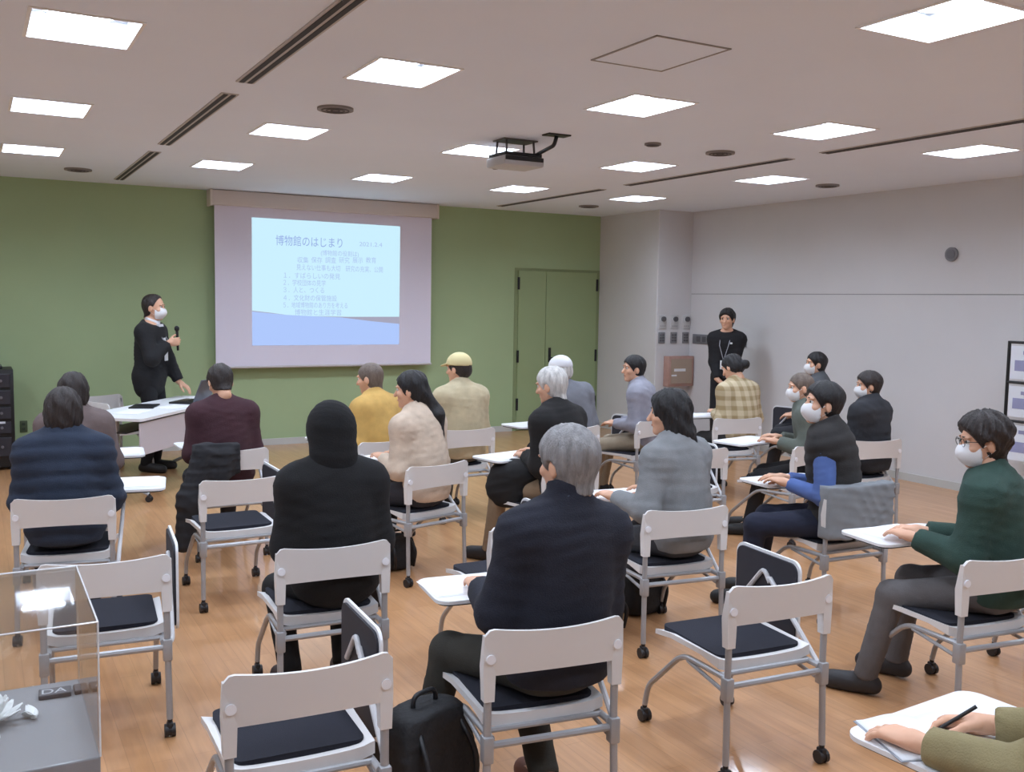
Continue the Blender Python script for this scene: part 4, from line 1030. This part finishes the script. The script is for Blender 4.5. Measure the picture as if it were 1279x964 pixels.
# ------------------------------------------------------------------ things people carry or left around
def fabric_lump(name, label, cat, f, lo, hi, h, m, loc, yaw=0., group=None):
    v, q = surfnet(f, lo, hi, h); o = np_mesh(name, [(v, q, 0)], [m]); o.location = loc; o.rotation_euler[2] = math.radians(yaw); return tag(o, label, cat, group)
def build_extras():
    # microphone in the presenter's grip
    H = PEOPLE['P1']['hand'][1]; c = H[:3, :3] @ np.array([.012, .085, -.030])+H[:3, 3]; ax = H[:3, :3] @ np.array([1., .15, 0]); ax /= np.linalg.norm(ax)
    if ax[2] < 0: ax = -ax
    r = PEOPLE['P1']['root']; base = local('P1', c)
    t = thing('microphone', 'black hand-held microphone in the presenter hand', 'microphone', base, r.rotation_euler[2])
    MB().tube([tuple(-ax*.10), tuple(ax*.09)], [.011, .014], 12).build('handle', M_BLACK, t, 'auto')
    MB().tube([tuple(ax*.09), tuple(ax*.105), tuple(ax*.125), tuple(ax*.138)], [.018, .024, .022, .008], 14).build('grille', M_DKMETAL, t, True)
    # shirt, lanyard and badge of the presenter, badge of the staff member
    for key, zb, shirt in (('P1', .30, True), ('P2', .37, False)):
        D = PEOPLE[key]; nb, ch, R2 = D['nb'], D['ch'], D['R2']; root = D['root']
        yf = .152 if shirt else .168; n0 = nb+R2 @ np.array([0, .06, .02])
        b = ch+R2 @ np.array([0, yf, -zb+.22]); tm = mat('lanyard_cord', (170, 172, 180), .6)
        for q in (-1, 1):
            p1 = ch+R2 @ np.array([q*.05, yf-.005, .02])
            MB().tube([tuple(nb+R2 @ np.array([q*.065, .02, .02])), tuple(p1), tuple(b)], .004, 6).build('lanyard', tm, root)
        q = MB().box((-.036, -.004, -.10), (.036, .004, 0), .003); q.v = [tuple(np.array(b)+np.array(v)+np.array([0, .006, 0])) for v in q.v]; q.build('name_badge', mat('badge_white', (232, 234, 238), .4), root)
        if shirt:
            s_ = mat('shirt_white', (226, 226, 230), .8)
            v, f = surfnet(lambda P: np.maximum(sdf_rc(P, nb+np.array([0, .0, -.01]), nb+np.array([0, .012, .055]), .074, .069), plane(P, nb+np.array([0, 0, .05]), (0, .35, .94))), nb-.12, nb+.14, .008)
            np_mesh('shirt_collar', [(v, f, 0)], [s_], root)
            m = MB(); a = nb+R2 @ np.array([0, .085, -.01])
            pts = [nb+R2 @ np.array([-.055, .088, .0]), nb+R2 @ np.array([.055, .088, .0]), ch+R2 @ np.array([.012, .158, -.03]), ch+R2 @ np.array([-.012, .158, -.03])]
            m.add([tuple(p) for p in pts]+[tuple(p+np.array([0, -.03, 0])) for p in pts], [(0, 1, 2, 3), (7, 6, 5, 4), (0, 4, 5, 1), (1, 5, 6, 2), (2, 6, 7, 3), (3, 7, 4, 0)])
            m.build('shirt_front', s_, root)
    # small white emblem on the staff jacket
    D = PEOPLE['P2']; e = D['ch']+D['R2'] @ np.array([-.075, .128, .045]); q = MB().box((-.014, -.003, -.010), (.014, .003, .010), .002); q.v = [tuple(e+np.array(v)) for v in q.v]; q.build('jacket_emblem', mat('badge_white', (232, 234, 238), .4), D['root'])
    # papers on the tablet boards
    for key, x, y, rot, lab in (('C3', -.10, .57, 5, 'white sheet on the board before the man in navy'), ('C13', -.10, .55, 12, 'white sheet on the board before the woman in grey cardigan'),
                                ('C16', -.08, .56, 20, 'white sheet held by the man in the padded vest'), ('C5', -.03, .58, 8, 'white notes on the board before the person in green'),
                                ('C19', -.05, .56, -5, 'white sheet on the board before the person in grey-green jacket'), ('C10', -.05, .57, 0, 'white sheet on the board before the woman in beige'),
                                ('C6', .33, .52, 0, 'white sheet on the board beside the person in navy padded jacket'), ('C20', .33, .50, 0, 'white sheet on the board beside the person in taupe'),
                                ('C9', .05, .56, 0, 'white sheet on the board before the man in maroon'), ('C12', -.02, .56, 6, 'white sheet on the board before the elderly man in black'),
                                ('C15', .0, .56, -8, 'white sheet on the board before the person in plaid')):
        m = MB()
        for k in range(2): m.box((-.148+.01*k, -.105+.008*k, .0012*k), (.148+.01*k, .105+.008*k, .0012*k+.0008))
        o = m.build('paper', M_PAPER); o.location = at_chair(key, x, y, .6805); o.rotation_euler[2] = CHAIRS[key][2]+math.radians(90 if key in ('C6', 'C20') else rot); tag(o, lab, 'paper', 'papers on tablet boards')
    # open notebook and pen in the right foreground
    nb_ = thing('notebook', 'open white notebook on the board at the lower right edge', 'notebook', (1.985, 1.45, .6805), math.radians(-20))
    for sgn in (-1, 1):
        vs_ = []; n = 8
        for i in range(n+1):
            u = i/n; x = sgn*u*.155; z = .016*math.sin(math.pi*min(1, u*1.15))*(1-u*.6)+.004
            vs_ += [(x, -.105, z), (x, .105, z), (x, -.105, 0), (x, .105, 0)]
        fs = []
        for i in range(n):
            a = 4*i; fs += [(a, a+4, a+5, a+1), (a+2, a+3, a+7, a+6), (a, a+2, a+6, a+4), (a+1, a+5, a+7, a+3)]
        e = 4*n; fs += [(e, e+2, e+3, e+1)]
        if sgn < 0: fs = [tuple(reversed(f)) for f in fs]
        m = MB(); m.add(vs_, fs); m.build('page_stack', M_PAPER, nb_, True)
    MB().box((-.16, -.108, -.001), (.16, .108, .001)).build('notebook_cover', mat('notebook_cover', (150, 156, 164), .6), nb_)
    H = PEOPLE['P21']['hand'][1]; tip = local('P21', H[:3, :3] @ np.array([.030, .150, -.055])+H[:3, 3]); tail = local('P21', H[:3, :3] @ np.array([.050, .02, .035])+H[:3, 3])
    pen = thing('pen', 'dark pen in the writing hand at lower right', 'pen', tip); d = Vector(tail)-Vector(tip)
    MB().tube([d*.08, d], .0045, 10).build('barrel', M_BLACK, pen, 'auto'); MB().tube([(0, 0, 0), d*.08], [.001, .004], 10).build('nib', M_DKMETAL, pen, 'auto')
    # garments over chair backs
    def drape(P):
        d = np.maximum(np.maximum(np.abs(P[0]+0*P[1])-.225+0*P[2], np.abs(P[1]+.020-.02*(P[0]/.22)**2)-.036+0*P[2]), np.abs(P[2]-.61)-.135+0*P[0])
        return d-wrinkle(P, 3, .006, .12)-.006
    fabric_lump('draped_jacket', 'grey jacket draped over a chair back beside the vest man', 'jacket', drape, (-.27, -.10, .40), (.27, .08, .80), .011, mat('cloth_grey_drape', (134, 138, 142), .95, var=.1, vscale=12), (*seat_of('C16', shift=False), 0), -3)
    def coat(P):
        d = np.maximum(np.maximum(np.abs(P[0]+.10)-.13+0*P[1], np.abs(P[1]+.025)-.040+0*P[2]), np.abs(P[2]-.66)-.09+0*P[0])
        d = sm(d, sdf_rc(P, (-.18, -.05, .70), (-.27, -.06, .42), .065, .075), .05); d = sm(d, sdf_rc(P, (-.27, -.06, .42), (-.32, -.05, .14), .075, .05), .05)
        d = sm(d, sdf_rc(P, (-.06, -.06, .70), (-.10, -.07, .55), .05, .055), .04)
        return d-wrinkle(P, 9, .012, .12)-.004
    fabric_lump('hanging_coat', 'dark grey coat hanging over the left side of the maroon man chair', 'coat', coat, (-.46, -.18, .04), (.08, .08, .84), .013, mat('cloth_dark_coat', (38, 38, 42), .9, var=.2, vscale=10), (*seat_of('C9', shift=False), 0), 0)
    # bags on the floor
    BK = mat('bag_black', (26, 26, 29), .7, bump=.3, bscale=50)
    def bag(w_, d_, h_, seed):
        def f(P):
            t = np.clip(P[2]/h_, 0, 1)
            d = sdf_el(P, (0, 0, h_*.48), (w_*.62, d_*.62, h_*.64)); b = np.maximum(np.maximum(np.abs(P[0])-w_*.5*(1-.12*t)+0*P[1], np.abs(P[1])-d_*.5*(1-.35*t)+0*P[2]), np.abs(P[2]-h_/2)-h_/2+0*P[0])
            return np.maximum(smx(d, b, .04), -P[2]+.002+0*P[0]+0*P[1])-wrinkle(P, seed, .004, .1)*np.clip(P[2]*20, 0, 1)
        return f
    def add_bag(lab, loc, yaw, w_, d_, h_, seed, m=BK, name='backpack', seat_z=0.):
        t = thing(name, lab, 'bag', (*loc, seat_z), math.radians(yaw))
        v, q = surfnet(bag(w_, d_, h_, seed), (-w_*.7, -d_*.75, -.01), (w_*.7, d_*.75, h_*1.15), .012); np_mesh('bag_body', [(v, q, 0)], [m], t)
        MB().tube(bend([(-.05, 0, h_*.93), (-.05, 0, h_*1.1), (.05, 0, h_*1.1), (.05, 0, h_*.93)], .04), .008, 8).build('handle', M_BLACK, t, True)
        for q in (-1, 1): MB().tube(bend([(q*w_*.25, -d_*.25, h_*.9), (q*w_*.32, -d_*.60, h_*.6), (q*w_*.28, -d_*.50, h_*.12)], .1), .010, 8).build('strap', M_BLACK, t, True)
        MB().tube(bend([(-w_*.38, d_*.36, h_*.55), (-w_*.2, d_*.45, h_*.72), (w_*.2, d_*.45, h_*.72), (w_*.38, d_*.36, h_*.55)], .08), .004, 6).build('zip', M_BLACK, t)
        return t
    add_bag('black backpack on the floor beside the man in navy', (1.24, 2.78), 20, .34, .24, .40, 1)
    add_bag('black bag on the floor under the beige woman chair', (2.30, 5.62), 10, .24, .20, .22, 2, name='shoulder_bag')
    add_bag('dark grey bag on the floor beside the grey cardigan woman', (2.78, 4.02), 30, .30, .18, .22, 3, mat('bag_grey', (70, 70, 74), .7, var=.3, vscale=10), name='shoulder_bag')
    add_bag('black bag on the floor beyond the right foreground chair', (3.18, 4.22), 10, .28, .2, .26, 4, name='shoulder_bag')
    kp = PEOPLE['P10']['pel']+np.array([-.10, .30, .06])
    fabric_lump('folded_coat', 'black coat folded over the knees of the elderly man in black', 'coat',
                lambda P: sm(sdf_el(P, (0, 0, .0), (.13, .19, .085)), sdf_el(P, (-.08, .04, -.10), (.06, .15, .12)), .05)-wrinkle(P, 31, .008, .1), (-.22, -.26, -.27), (.20, .26, .15), .012,
                mat('cloth_262526', (26, 25, 26), .92), local('P10', kp), 24)
    add_bag('small red bag beside the man in yellow', at_chair('C21', .02, .10, 0)[:2], 20, .20, .12, .24, 6, mat('bag_red', (150, 40, 44), .7), name='shoulder_bag', seat_z=.43)
    add_bag('black bag on the empty chair beyond the woman in grey', at_chair('C14', 0, .27, 0)[:2], 0, .28, .22, .22, 7, name='shoulder_bag', seat_z=.43)
build_extras()
